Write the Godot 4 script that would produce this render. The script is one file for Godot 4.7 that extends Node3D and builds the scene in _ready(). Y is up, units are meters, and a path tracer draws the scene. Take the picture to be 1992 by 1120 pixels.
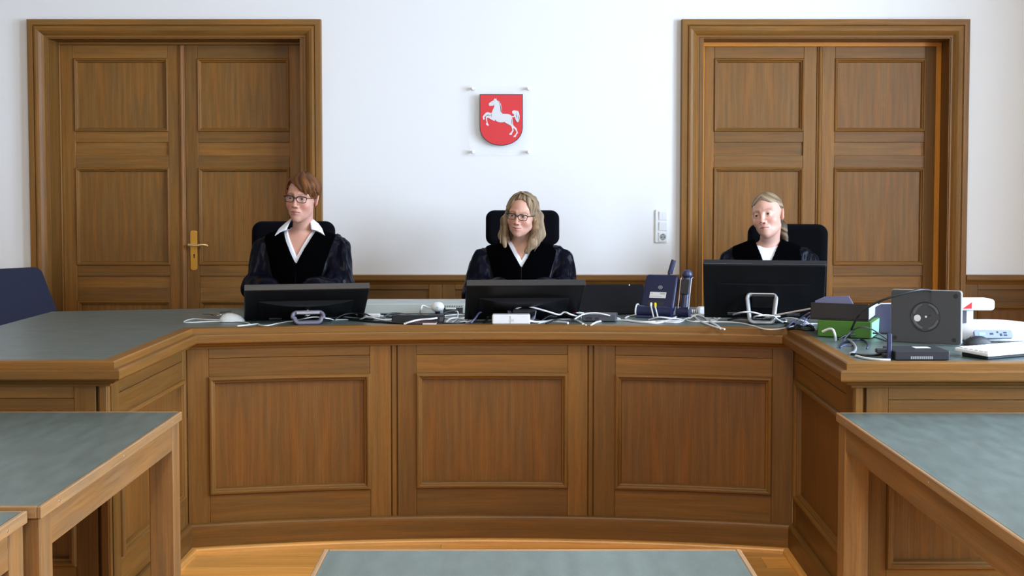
extends Node3D
# A courtroom: a curved, panelled judges' bench with three robed people behind it, two panelled double doors and a coat of arms on a white wall.

const DESK := 0.955      # top of the bench
const PODIUM := 0.2      # floor behind the bench
const WALL := -7.3       # plane of the white wall
const LEAF := -7.47      # plane of the door leaves
const ARC := 5.51        # radius of the curved bench front
const ARC_MID := Vector3(-0.095, 0.0, 0.07)
var M := {}
var rng := RandomNumberGenerator.new()
var taken := {}


func _ready() -> void:
	camera_and_light()
	rng.seed = 7
	materials()
	room()
	doors()
	wainscot()
	bench()
	tables()
	wall_things()
	chairs()
	desk_things()
	cables()
	people()


func camera_and_light() -> void:
	var cam := Camera3D.new()
	cam.name = "camera"
	cam.projection = Camera3D.PROJECTION_FRUSTUM
	cam.near = 0.1
	cam.far = 60.0
	cam.size = 0.1 * 1120.0 / 2440.0
	cam.frustum_offset = Vector2(0.0, -0.1 * 80.0 / 2440.0)
	cam.position = Vector3(0.0, 1.55, 0.0)
	cam.rotation = Vector3(-atan(115.0 / 2440.0), 0.0, 0.0)
	add_child(cam)
	cam.current = true
	var env := Environment.new()
	env.background_mode = Environment.BG_SKY
	var sky := Sky.new()
	var sm := ProceduralSkyMaterial.new()
	sm.sky_top_color = Color(0.62, 0.74, 0.95)
	sm.sky_horizon_color = Color(0.86, 0.91, 1.0)
	sm.ground_bottom_color = Color(0.4, 0.4, 0.38)
	sm.ground_horizon_color = Color(0.7, 0.72, 0.72)
	sm.sky_energy_multiplier = 1.6
	sky.sky_material = sm
	env.sky = sky
	env.tonemap_mode = Environment.TONE_MAPPER_LINEAR
	env.tonemap_exposure = 0.82
	env.sdfgi_enabled = true
	env.ssao_enabled = true
	env.ssil_enabled = true
	var we := WorldEnvironment.new()
	we.name = "world_environment"
	we.environment = env
	add_child(we)
	# daylight through the tall windows of the right wall, the rear wall and (weaker) the left wall
	for z in [-4.5, -2.5]:
		day("daylight", Vector3(4.06, 2.2, z), Vector3(0, PI / 2, 0), Vector2(1.5, 2.4), 41.0, Color(0.80, 0.89, 1.0))
	for x in [-2.2, 0.0, 2.2]:
		day("daylight", Vector3(x, 2.5, 5.06), Vector3(0, 0, 0), Vector2(1.5, 2.7), 6.5, Color(0.90, 0.95, 1.0))

	for z in [-2.2, 0.4, 3.0]:
		day("lamp_light", Vector3(0, 4.235, z), Vector3(-PI / 2, 0, 0), Vector2(1.1, 1.1), 9.5, Color(1.0, 0.95, 0.86))


func day(called: String, at: Vector3, turn: Vector3, size: Vector2, energy: float, color: Color) -> void:
	var l := AreaLight3D.new()
	l.name = called
	l.area_size = size
	l.area_normalize_energy = true
	l.light_energy = energy
	l.light_color = color
	l.shadow_enabled = true
	l.position = at
	l.rotation = turn
	l.set("area_range", 30.0)
	add_child(l, true)


# ---------------------------------------------------------------- mesh builder
class MB:
	var v := PackedVector3Array()
	var n := PackedVector3Array()
	var t := PackedVector2Array()
	var c := PackedColorArray()
	var ix := PackedInt32Array()
	var xf := Transform3D.IDENTITY
	var arc := 0.0
	var cen := Vector3.ZERO
	var off := Vector2.ZERO
	var grain := 1
	var tint := Color.WHITE

	func put(p: Vector3, q: Vector3, u: Vector2) -> int:
		if arc > 0.0:
			var a := p.x / arc
			var r := arc - p.z
			v.append(cen + Vector3(sin(a) * r, p.y, -cos(a) * r))
			n.append(Vector3(q.x * cos(a) - q.z * sin(a), q.y, q.x * sin(a) + q.z * cos(a)).normalized())
		else:
			v.append(xf * p)
			n.append((xf.basis * q).normalized())
		t.append(u)
		c.append(tint)
		return v.size() - 1

	func tri(a: int, b: int, d: int) -> void:
		var k := (v[b] - v[a]).cross(v[d] - v[a])
		if k.dot(n[a] + n[b] + n[d]) > 0.0:
			ix.append_array([a, d, b])
		else:
			ix.append_array([a, b, d])

	func uvp(p: Vector3, q: Vector3) -> Vector2:
		var m := q.abs()
		var a := 0 if m.x >= m.y and m.x >= m.z else (1 if m.y >= m.z else 2)
		if a == grain:
			return Vector2(p[(a + 1) % 3] / 0.6, p[(a + 2) % 3] / 4.0) + off
		return Vector2(p[3 - a - grain] / 0.6, p[grain] / 2.0) + off

	func quad(a: Vector3, b: Vector3, d: Vector3, e: Vector3, q: Vector3) -> void:
		var k := 1
		if arc > 0.0:
			if absf(e.x - a.x) > absf(b.x - a.x):
				var s := b
				b = e
				e = s
			k = maxi(1, int(ceil(absf(b.x - a.x) / 0.09)))
		var last := [-1, -1]
		for i in k + 1:
			var f := float(i) / k
			var p0 := a.lerp(b, f)
			var p1 := e.lerp(d, f)
			var now := [put(p0, q, uvp(p0, q)), put(p1, q, uvp(p1, q))]
			if i:
				tri(last[0], now[0], now[1])
				tri(last[0], now[1], last[1])
			last = now

	func box(lo: Vector3, hi: Vector3, bev := 0.0) -> void:
		var ext := [lo, hi]
		for a in 3:
			var b: int = (a + 1) % 3
			var d: int = (a + 2) % 3
			for s in 2:
				var q := Vector3.ZERO
				q[a] = s * 2.0 - 1.0
				var p := []
				for k in [[0, 0], [1, 0], [1, 1], [0, 1]]:
					var w := Vector3.ZERO
					w[a] = ext[s][a]
					w[b] = ext[k[0]][b] + (bev if k[0] == 0 else -bev)
					w[d] = ext[k[1]][d] + (bev if k[1] == 0 else -bev)
					p.append(w)
				quad(p[0], p[1], p[2], p[3], q)
				if bev > 0.0:
					for s2 in 2:   # the edge between face a,s and face b,s2
						var q2 := q
						q2[b] = s2 * 2.0 - 1.0
						var e := []
						for k in [[0, 0], [0, 1], [1, 1], [1, 0]]:
							var w := Vector3.ZERO
							w[a] = ext[s][a] - (0.0 if k[0] == 0 else bev * q[a])
							w[b] = ext[s2][b] - (bev * q2[b] if k[0] == 0 else 0.0)
							w[d] = ext[k[1]][d] + (bev if k[1] == 0 else -bev)
							e.append(w)
						quad(e[0], e[1], e[2], e[3], q2.normalized())
		if bev > 0.0:
			for i in 8:
				var s := Vector3(1 if i & 1 else -1, 1 if i & 2 else -1, 1 if i & 4 else -1)
				var k := Vector3(hi.x if i & 1 else lo.x, hi.y if i & 2 else lo.y, hi.z if i & 4 else lo.z)
				var q := s.normalized()
				var j := []
				for a in 3:
					var w := k - s * bev
					w[a] = k[a]
					j.append(put(w, q, uvp(w, q)))
				tri(j[0], j[1], j[2])

	# rings of equal length joined into a smooth skin
	func loft(rings: Array, cap0 := true, cap1 := true, closed := true, vlen := 1.0) -> void:
		var m: int = rings[0].size()
		var at := []
		for i in rings.size():
			var r: PackedVector3Array = rings[i]
			var lo: PackedVector3Array = rings[maxi(i - 1, 0)]
			var hi: PackedVector3Array = rings[mini(i + 1, rings.size() - 1)]
			var mid := Vector3.ZERO
			for p in r:
				mid += p
			mid /= m
			var row := PackedInt32Array()
			for j in m:
				var du := r[(j + 1) % m] - r[(j + m - 1) % m]
				if not closed:
					du = r[mini(j + 1, m - 1)] - r[maxi(j - 1, 0)]
				var q := du.cross(hi[j] - lo[j])
				if q.length_squared() < 1e-16:
					q = r[j] - mid
				if q.length_squared() < 1e-16:
					q = Vector3.UP
				q = q.normalized()
				if q.dot(r[j] - mid) < 0.0:
					q = -q
				row.append(put(r[j], q, Vector2(float(j) / m, float(i) / maxi(rings.size() - 1, 1) * vlen) + off))
			at.append(row)
			if i:
				for j in (m if closed else m - 1):
					tri(at[i - 1][j], at[i][j], at[i][(j + 1) % m])
					tri(at[i - 1][j], at[i][(j + 1) % m], at[i - 1][(j + 1) % m])
		for s in 2:
			if (s == 0 and not cap0) or (s == 1 and not cap1):
				continue
			var r: PackedVector3Array = rings[0 if s == 0 else rings.size() - 1]
			var o: PackedVector3Array = rings[1 if s == 0 else rings.size() - 2]
			var q := Vector3.ZERO
			var mid := Vector3.ZERO
			var mo := Vector3.ZERO
			for j in m:
				q += (r[j] - r[0]).cross(r[(j + 1) % m] - r[0])
				mid += r[j] / m
				mo += o[j] / m
			if q.length_squared() < 1e-18:
				continue
			q = q.normalized()
			if q.dot(mid - mo) < 0.0:
				q = -q
			var k := put(mid, q, uvp(mid, q))
			var row := []
			for p in r:
				row.append(put(p, q, uvp(p, q)))
			for j in m:
				tri(k, row[j], row[(j + 1) % m])

	func tube(pts: Array, r: float, sides := 6, r1 := -1.0, flat := 1.0, up := Vector3.UP) -> void:
		var rings := []
		var side := Vector3.ZERO
		for i in pts.size():
			var d: Vector3 = (pts[mini(i + 1, pts.size() - 1)] - pts[maxi(i - 1, 0)]).normalized()
			var s := d.cross(up) if i == 0 else side - d * side.dot(d)
			if s.length() < 0.01:
				s = d.cross(Vector3(0.3, 0.2, 1.0))
			side = s.normalized()
			var w := side.cross(d)
			var rr := r if r1 < 0.0 else lerpf(r, r1, float(i) / (pts.size() - 1))
			var ring := PackedVector3Array()
			for k in sides:
				var a := TAU * k / sides
				ring.append(pts[i] + side * cos(a) * rr + w * sin(a) * rr * flat)
			rings.append(ring)
		loft(rings)

	# a profile (radius, height) turned about y
	func lathe(prof: Array, sides := 24, at := Vector3.ZERO) -> void:
		var rings := []
		for p in prof:
			var ring := PackedVector3Array()
			for k in sides:
				var a := TAU * k / sides
				ring.append(at + Vector3(cos(a) * p[0], p[1], sin(a) * p[0]))
			rings.append(ring)
		loft(rings)

	# rounded slab in the xy plane, thickness along z; r corner radius, e rounding of the rim
	func slab(w: float, h: float, th: float, r: float, e: float, at := Vector3.ZERO, top := 1.0) -> void:
		var rings := []
		for k in [[-1.0, e], [-0.9, e * 0.45], [-0.6, e * 0.12], [0.0, 0.0], [0.6, e * 0.12], [0.9, e * 0.45], [1.0, e]]:
			var z: float = k[0] * th / 2.0
			if absf(k[0]) < 1.0 and absf(k[0]) > 0.0:
				z = signf(k[0]) * (th / 2.0 - e * (1.0 - absf(k[0])) * (1.0 if absf(k[0]) > 0.8 else 1.6))
			var ring := PackedVector3Array()
			for q in 4:
				for s in 7:
					var a := (q + s / 6.0) * PI / 2.0
					var cx: float = (w / 2.0 - r) * (1 if q == 0 or q == 3 else -1)
					var cy: float = (h / 2.0 - r) * (1 if q < 2 else -1)
					var rr: float = maxf(r - k[1], 0.0005)
					var sh: float = r - k[1] - rr
					var p := Vector3(cx + cos(a) * rr + signf(cx) * sh, cy + sin(a) * rr + signf(cy) * sh, z)
					p.x *= lerpf(1.0, top, p.y / h + 0.5)
					ring.append(at + p)
			rings.append(ring)
		loft(rings)

	# extruded outline (xy), from z0 to z1, front edge bevelled by b
	func prism(poly: PackedVector2Array, z0: float, z1: float, b := 0.0) -> void:
		var m := poly.size()
		var area := 0.0
		for i in m:
			area += poly[i].cross(poly[(i + 1) % m])
		var sg := signf(area)
		var inn := PackedVector2Array()
		for i in m:
			var d0 := (poly[i] - poly[(i + m - 1) % m]).normalized()
			var d1 := (poly[(i + 1) % m] - poly[i]).normalized()
			var k := (Vector2(-d0.y, d0.x) + Vector2(-d1.y, d1.x)).normalized() * sg
			inn.append(poly[i] + k * b)
		var idx := Geometry2D.triangulate_polygon(poly)
		for s in 2:
			var q := Vector3(0, 0, 1 if s else -1)
			var row := []
			for i in m:
				var p := Vector3(inn[i].x, inn[i].y, z1) if s else Vector3(poly[i].x, poly[i].y, z0)
				row.append(put(p, q, uvp(p, q)))
			for i in range(0, idx.size(), 3):
				tri(row[idx[i]], row[idx[i + 1]], row[idx[i + 2]])
		for i in m:
			var j := (i + 1) % m
			var d := (poly[j] - poly[i]).normalized() * sg
			var q := Vector3(d.y, -d.x, 0)
			quad(Vector3(poly[i].x, poly[i].y, z0), Vector3(poly[j].x, poly[j].y, z0), Vector3(poly[j].x, poly[j].y, z1 - b), Vector3(poly[i].x, poly[i].y, z1 - b), q)
			if b > 0.0:
				quad(Vector3(poly[i].x, poly[i].y, z1 - b), Vector3(poly[j].x, poly[j].y, z1 - b), Vector3(inn[j].x, inn[j].y, z1), Vector3(inn[i].x, inn[i].y, z1), (q + Vector3(0, 0, 1)).normalized())

	# a moulding round a rectangle, mitred; profile of (inset, out); three-sided when open at the bottom
	func frame(x0: float, x1: float, y0: float, y1: float, prof: Array, open := false) -> void:
		var g := grain
		for i in prof.size() - 1:
			var a: Vector2 = prof[i]
			var b: Vector2 = prof[i + 1]
			var d := (b - a).normalized()
			var q := Vector2(-d.y, d.x)   # (inset, out)
			if q.y < 0.0 and absf(q.y) > 0.001:
				q = -q
			var bo: float = 0.0 if open else 1.0
			grain = 1
			quad(Vector3(x0 + a.x, y0 + a.x * bo, a.y), Vector3(x0 + a.x, y1 - a.x, a.y), Vector3(x0 + b.x, y1 - b.x, b.y), Vector3(x0 + b.x, y0 + b.x * bo, b.y), Vector3(q.x, 0, q.y))
			quad(Vector3(x1 - a.x, y0 + a.x * bo, a.y), Vector3(x1 - a.x, y1 - a.x, a.y), Vector3(x1 - b.x, y1 - b.x, b.y), Vector3(x1 - b.x, y0 + b.x * bo, b.y), Vector3(-q.x, 0, q.y))
			grain = 0
			quad(Vector3(x0 + a.x, y1 - a.x, a.y), Vector3(x1 - a.x, y1 - a.x, a.y), Vector3(x1 - b.x, y1 - b.x, b.y), Vector3(x0 + b.x, y1 - b.x, b.y), Vector3(0, -q.x, q.y))
			if not open:
				quad(Vector3(x0 + a.x, y0 + a.x, a.y), Vector3(x1 - a.x, y0 + a.x, a.y), Vector3(x1 - b.x, y0 + b.x, b.y), Vector3(x0 + b.x, y0 + b.x, b.y), Vector3(0, q.x, q.y))
		grain = g

	# a profile (out, height) run along a path in plan, mitred at its corners; pieces i0..i1 of it
	func run(path: PackedVector2Array, prof: Array, i0: int, i1: int) -> void:
		var outs := []
		for i in path.size():
			var d0 := (path[i] - path[maxi(i - 1, 0)]).normalized() if i > 0 else (path[1] - path[0]).normalized()
			var d1 := (path[mini(i + 1, path.size() - 1)] - path[i]).normalized() if i < path.size() - 1 else d0
			var o0 := Vector2(-d0.y, d0.x)
			var o1 := Vector2(-d1.y, d1.x)
			var k := (o0 + o1).normalized()
			outs.append(k / maxf(k.dot(o1), 0.3))
		var far := 0.0
		for i in range(i0, i1):
			var d := (path[i + 1] - path[i]).normalized()
			var o := Vector2(-d.y, d.x)
			var oa: Vector2 = outs[i].normalized() if outs[i].normalized().dot(o) > 0.99 else o
			var ob: Vector2 = outs[i + 1].normalized() if outs[i + 1].normalized().dot(o) > 0.99 else o
			var long := path[i].distance_to(path[i + 1])
			var w := 0.0
			for j in prof.size() - 1:
				var a: Vector2 = prof[j]
				var b: Vector2 = prof[j + 1]
				var e := (b - a).normalized()
				var q := Vector2(-e.y, e.x)
				var row := []
				for k in [[i, a, oa, 0.0, w], [i + 1, a, ob, long, w], [i + 1, b, ob, long, w + a.distance_to(b)], [i, b, oa, 0.0, w + a.distance_to(b)]]:
					var p2: Vector2 = path[k[0]] + outs[k[0]] * k[1].x
					row.append(put(Vector3(p2.x, k[1].y, p2.y), Vector3(k[2].x * q.x, q.y, k[2].y * q.x), Vector2(k[4] / 0.6, (far + k[3]) / 2.0) + off))
				tri(row[0], row[1], row[2])
				tri(row[0], row[2], row[3])
				w += a.distance_to(b)
			far += long
		for s in 2:   # close the ends
			var i := i0 if s == 0 else i1
			var poly := PackedVector2Array()
			for p in prof:
				poly.append(p)
			var idx := Geometry2D.triangulate_polygon(poly)
			var d := (path[mini(i + 1, path.size() - 1)] - path[mini(i, path.size() - 2)]).normalized() * (-1.0 if s == 0 else 1.0)
			var row := []
			for p in prof:
				var p2: Vector2 = path[i] + outs[i] * p.x
				row.append(put(Vector3(p2.x, p.y, p2.y), Vector3(d.x, 0, d.y), Vector2(p.x / 0.6, p.y / 2.0) + off))
			for k in range(0, idx.size(), 3):
				tri(row[idx[k]], row[idx[k + 1]], row[idx[k + 2]])

	func mesh() -> ArrayMesh:
		var a := []
		a.resize(Mesh.ARRAY_MAX)
		a[Mesh.ARRAY_VERTEX] = v
		a[Mesh.ARRAY_NORMAL] = n
		a[Mesh.ARRAY_TEX_UV] = t
		a[Mesh.ARRAY_COLOR] = c
		a[Mesh.ARRAY_INDEX] = ix
		var m := ArrayMesh.new()
		m.add_surface_from_arrays(Mesh.PRIMITIVE_TRIANGLES, a)
		return m


func mb(xf := Transform3D.IDENTITY, grain := 1) -> MB:
	var b := MB.new()
	b.xf = xf
	b.grain = grain
	b.off = Vector2(rng.randf() * 3.0, rng.randf() * 3.0)
	return b


func numbered(called: String) -> String:
	if not taken.has(called):
		taken[called] = 0
		return called
	taken[called] += 1
	return "%s_%03d" % [called, taken[called]]


func obj(called: String, b: MB, m: Material, parent: Node = null) -> MeshInstance3D:
	var o := MeshInstance3D.new()
	o.mesh = b.mesh()
	o.material_override = null
	o.mesh.surface_set_material(0, m)
	if parent:
		o.name = called
		parent.add_child(o, true)
	else:
		o.name = numbered(called)
		add_child(o, true)
	return o


func tag(o: Node, label: String, category: String, group := "") -> Node:
	o.set_meta("label", label)
	o.set_meta("category", category)
	if group:
		o.set_meta("group", group)
	return o


func thing(called: String, label: String, category: String, at := Vector3.ZERO, turn := Vector3.ZERO, group := "") -> Node3D:
	var o := Node3D.new()
	o.name = numbered(called)
	o.position = at
	o.rotation = turn
	add_child(o, true)
	tag(o, label, category, group)
	return o


func struct(o: Node, label := "") -> Node:
	o.set_meta("kind", "structure")
	if label:
		o.set_meta("label", label)
	return o


func base(called: String, label := "", at := Vector3.ZERO) -> Node3D:
	var o := Node3D.new()
	o.name = called
	o.position = at
	add_child(o, true)
	struct(o, label)
	return o


func curve(pts: Array, per := 6) -> Array:
	var out := []
	for i in pts.size() - 1:
		var a: Vector3 = pts[maxi(i - 1, 0)]
		var b: Vector3 = pts[i]
		var d: Vector3 = pts[i + 1]
		var e: Vector3 = pts[mini(i + 2, pts.size() - 1)]
		for k in per:
			out.append(b.cubic_interpolate(d, a, e, float(k) / per))
	out.append(pts[pts.size() - 1])
	return out


func rot(x: float, y: float, z: float, at := Vector3.ZERO) -> Transform3D:
	return Transform3D(Basis.from_euler(Vector3(x, y, z)), at)


# ---------------------------------------------------------------- materials
func wood_texture(seed: int, contrast: float, warm: float, light := 0.80) -> ImageTexture:
	var w := 384
	var h := 768
	var fine := FastNoiseLite.new()
	fine.seed = seed
	fine.noise_type = FastNoiseLite.TYPE_SIMPLEX
	fine.frequency = 1.0
	fine.fractal_octaves = 2
	var big := FastNoiseLite.new()
	big.seed = seed + 1
	big.frequency = 1.0
	big.fractal_octaves = 3
	var hue := FastNoiseLite.new()
	hue.seed = seed + 2
	hue.frequency = 1.0
	hue.fractal_octaves = 2
	var data := PackedByteArray()
	data.resize(w * h * 3)
	var k := 0
	for y in h:
		var vy := pingpong(float(y) / h * 2.0, 1.0)
		for x in w:
			var ux := pingpong(float(x) / w * 2.0, 1.0)
			var wob := ux + 0.02 * big.get_noise_2d(ux * 2.0, vy * 3.0 + 40.0)
			var g := fine.get_noise_2d(wob * 46.0, vy * 2.2)
			var p := fine.get_noise_2d(wob * 120.0, vy * 16.0 + 90.0)
			var b := big.get_noise_2d(wob * 7.0, vy * 1.3)
			var u := hue.get_noise_2d(wob * 4.0, vy * 1.8)
			var f := light + contrast * (0.10 * g + 0.17 * b) - contrast * 0.16 * clampf(p - 0.25, 0.0, 1.0)
			data[k] = clampi(int(255.0 * f * (1.0 + warm * 0.06 * u)), 0, 255)
			data[k + 1] = clampi(int(255.0 * f), 0, 255)
			data[k + 2] = clampi(int(255.0 * f * (1.0 - warm * 0.13 * u)), 0, 255)
			k += 3
	return ImageTexture.create_from_image(Image.create_from_data(w, h, false, Image.FORMAT_RGB8, data))


func mottle(seed: int, size: int, base_f: float, amp: float) -> ImageTexture:
	var a := FastNoiseLite.new()
	a.seed = seed
	a.frequency = 1.0
	a.fractal_octaves = 4
	var data := PackedByteArray()
	data.resize(size * size * 3)
	var k := 0
	for y in size:
		var vy := pingpong(float(y) / size * 2.0, 1.0)
		for x in size:
			var ux := pingpong(float(x) / size * 2.0, 1.0)
			var f := base_f + amp * a.get_noise_2d(ux * 5.0, vy * 5.0) + amp * 0.5 * a.get_noise_2d(ux * 60.0 + 20.0, vy * 60.0)
			var b := clampi(int(255.0 * f), 0, 255)
			data[k] = b
			data[k + 1] = b
			data[k + 2] = b
			k += 3
	return ImageTexture.create_from_image(Image.create_from_data(size, size, false, Image.FORMAT_RGB8, data))


func mat(r: float, g: float, b: float, rough := 0.5, metal := 0.0, tex: Texture2D = null) -> StandardMaterial3D:
	var m := StandardMaterial3D.new()
	m.albedo_color = Color(r, g, b)
	m.roughness = rough
	m.metallic = metal
	if tex:
		m.albedo_texture = tex
	return m


func materials() -> void:
	var w1 := wood_texture(11, 0.55, 1.0)
	var w2 := wood_texture(23, 0.5, 0.8)
	var wf := wood_texture(37, 0.5, 0.5, 0.93)
	M.door = []
	M.bench = []
	M.bench_panel = []
	M.floor = []
	for k in [0.93, 1.0, 1.07]:
		M.door.append(mat(0.645 * k, 0.445 * k, 0.205 * k, 0.45, 0.0, w1))
		M.bench.append(mat(0.575 * k, 0.395 * k, 0.18 * k, 0.42, 0.0, w2))
		M.bench_panel.append(mat(0.565 * k, 0.375 * k, 0.17 * k, 0.42, 0.0, w1))
		M.floor.append(mat(0.93 * k, 0.67 * k, 0.34 * k, 0.33, 0.0, wf))
	M.rebate = mat(0.92, 0.58, 0.15, 0.5, 0.0, wf)
	M.edge = mat(0.74, 0.57, 0.38, 0.42, 0.0, w2)
	M.table = [mat(0.66, 0.485, 0.30, 0.42, 0.0, w2), mat(0.69, 0.51, 0.315, 0.42, 0.0, w2)]
	for l in [M.door, M.bench, M.bench_panel, M.table]:
		for m in l:
			m.metallic_specular = 0.36
	M.leather = mat(0.40, 0.455, 0.44, 0.38, 0.0, mottle(5, 256, 0.86, 0.10))
	M.wall = mat(0.925, 0.918, 0.912, 0.9)
	M.sidewall = mat(0.80, 0.755, 0.69, 0.9)
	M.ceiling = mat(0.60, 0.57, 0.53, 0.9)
	M.carpet = mat(0.35, 0.27, 0.18, 0.8, 0.0, wf)
	M.white = mat(0.84, 0.84, 0.845, 0.4)
	M.offwhite = mat(0.78, 0.79, 0.78, 0.45)
	M.black = mat(0.085, 0.088, 0.10, 0.42)
	M.black.metallic_specular = 0.25
	M.blackmat = mat(0.05, 0.05, 0.055, 0.6)
	M.darkgrey = mat(0.25, 0.25, 0.27, 0.55)
	M.bezel = mat(0.12, 0.123, 0.135, 0.35)
	M.silver = mat(0.60, 0.60, 0.61, 0.4, 0.35)
	M.steel = mat(0.75, 0.75, 0.76, 0.25, 0.9)
	M.brass = mat(0.86, 0.63, 0.26, 0.3, 0.75)
	M.navy = mat(0.075, 0.10, 0.24, 0.4)
	M.fabric = mat(0.022, 0.024, 0.042, 0.95)
	M.fabric.metallic_specular = 0.2
	M.bluefabric = mat(0.105, 0.115, 0.20, 0.95)
	M.plastic = mat(0.06, 0.06, 0.065, 0.5)
	M.greybox = mat(0.66, 0.68, 0.66, 0.5)
	M.green = mat(0.21, 0.38, 0.07, 0.45)
	M.palegreen = mat(0.55, 0.80, 0.66, 0.5)
	M.yellow = mat(0.90, 0.78, 0.10, 0.4)
	M.red = mat(0.80, 0.10, 0.13, 0.4)
	M.shield = mat(0.84, 0.15, 0.18, 0.45)
	M.darkred = mat(0.30, 0.05, 0.07, 0.4)
	M.lavender = mat(0.36, 0.36, 0.48, 0.4)
	M.bluegrey = mat(0.17, 0.19, 0.31, 0.4)
	M.plate = mat(0.235, 0.235, 0.245, 0.6)
	M.ink = mat(0.12, 0.12, 0.13, 0.6)
	M.gold = mat(0.55, 0.42, 0.22, 0.35, 0.7)
	M.acrylic = mat(0.95, 0.97, 0.98, 0.08)
	M.acrylic.transparency = BaseMaterial3D.TRANSPARENCY_ALPHA
	M.acrylic.albedo_color.a = 0.045
	M.acrylic.metallic_specular = 0.15
	M.glass = mat(0.95, 0.97, 0.98, 0.03)
	M.glass.transparency = BaseMaterial3D.TRANSPARENCY_ALPHA
	M.glass.albedo_color.a = 0.06
	for m in [M.fabric, M.bluefabric]:
		m.rim_enabled = true
		m.rim = 0.08
		m.rim_tint = 0.4
	M.glow = mat(0.95, 0.93, 0.88, 0.6)
	M.glow.emission_enabled = true
	M.glow.emission = Color(1.0, 0.95, 0.86)
	M.glow.emission_energy_multiplier = 1.0
	M.strip = mat(0.70, 0.47, 0.22, 0.6, 0.0, w2)
	M.lens = mat(0.95, 0.97, 0.98, 0.05)
	M.lens.transparency = BaseMaterial3D.TRANSPARENCY_ALPHA
	M.lens.albedo_color.a = 0.02
	M.lens.metallic_specular = 0.2
	M.paint = mat(1, 1, 1, 0.5)          # coloured by its vertices
	M.paint.vertex_color_use_as_albedo = true
	M.skin = mat(1, 1, 1, 0.48)
	M.skin.vertex_color_use_as_albedo = true
	M.skin.subsurf_scatter_enabled = true
	M.skin.subsurf_scatter_strength = 0.12
	M.hair = mat(1, 1, 1, 0.58)
	M.hair.metallic_specular = 0.35
	M.hair.vertex_color_use_as_albedo = true
	M.satin = mat(0.028, 0.032, 0.075, 0.34)
	M.satin.metallic_specular = 0.2
	M.velvet = mat(0.008, 0.008, 0.012, 1.0)
	M.velvet.metallic_specular = 0.1
	M.cloth = mat(0.90, 0.90, 0.925, 0.8)
	M.eye = mat(1, 1, 1, 0.15)
	M.eye.vertex_color_use_as_albedo = true


func pick(a: Array) -> Material:
	return a[rng.randi() % a.size()]


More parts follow.
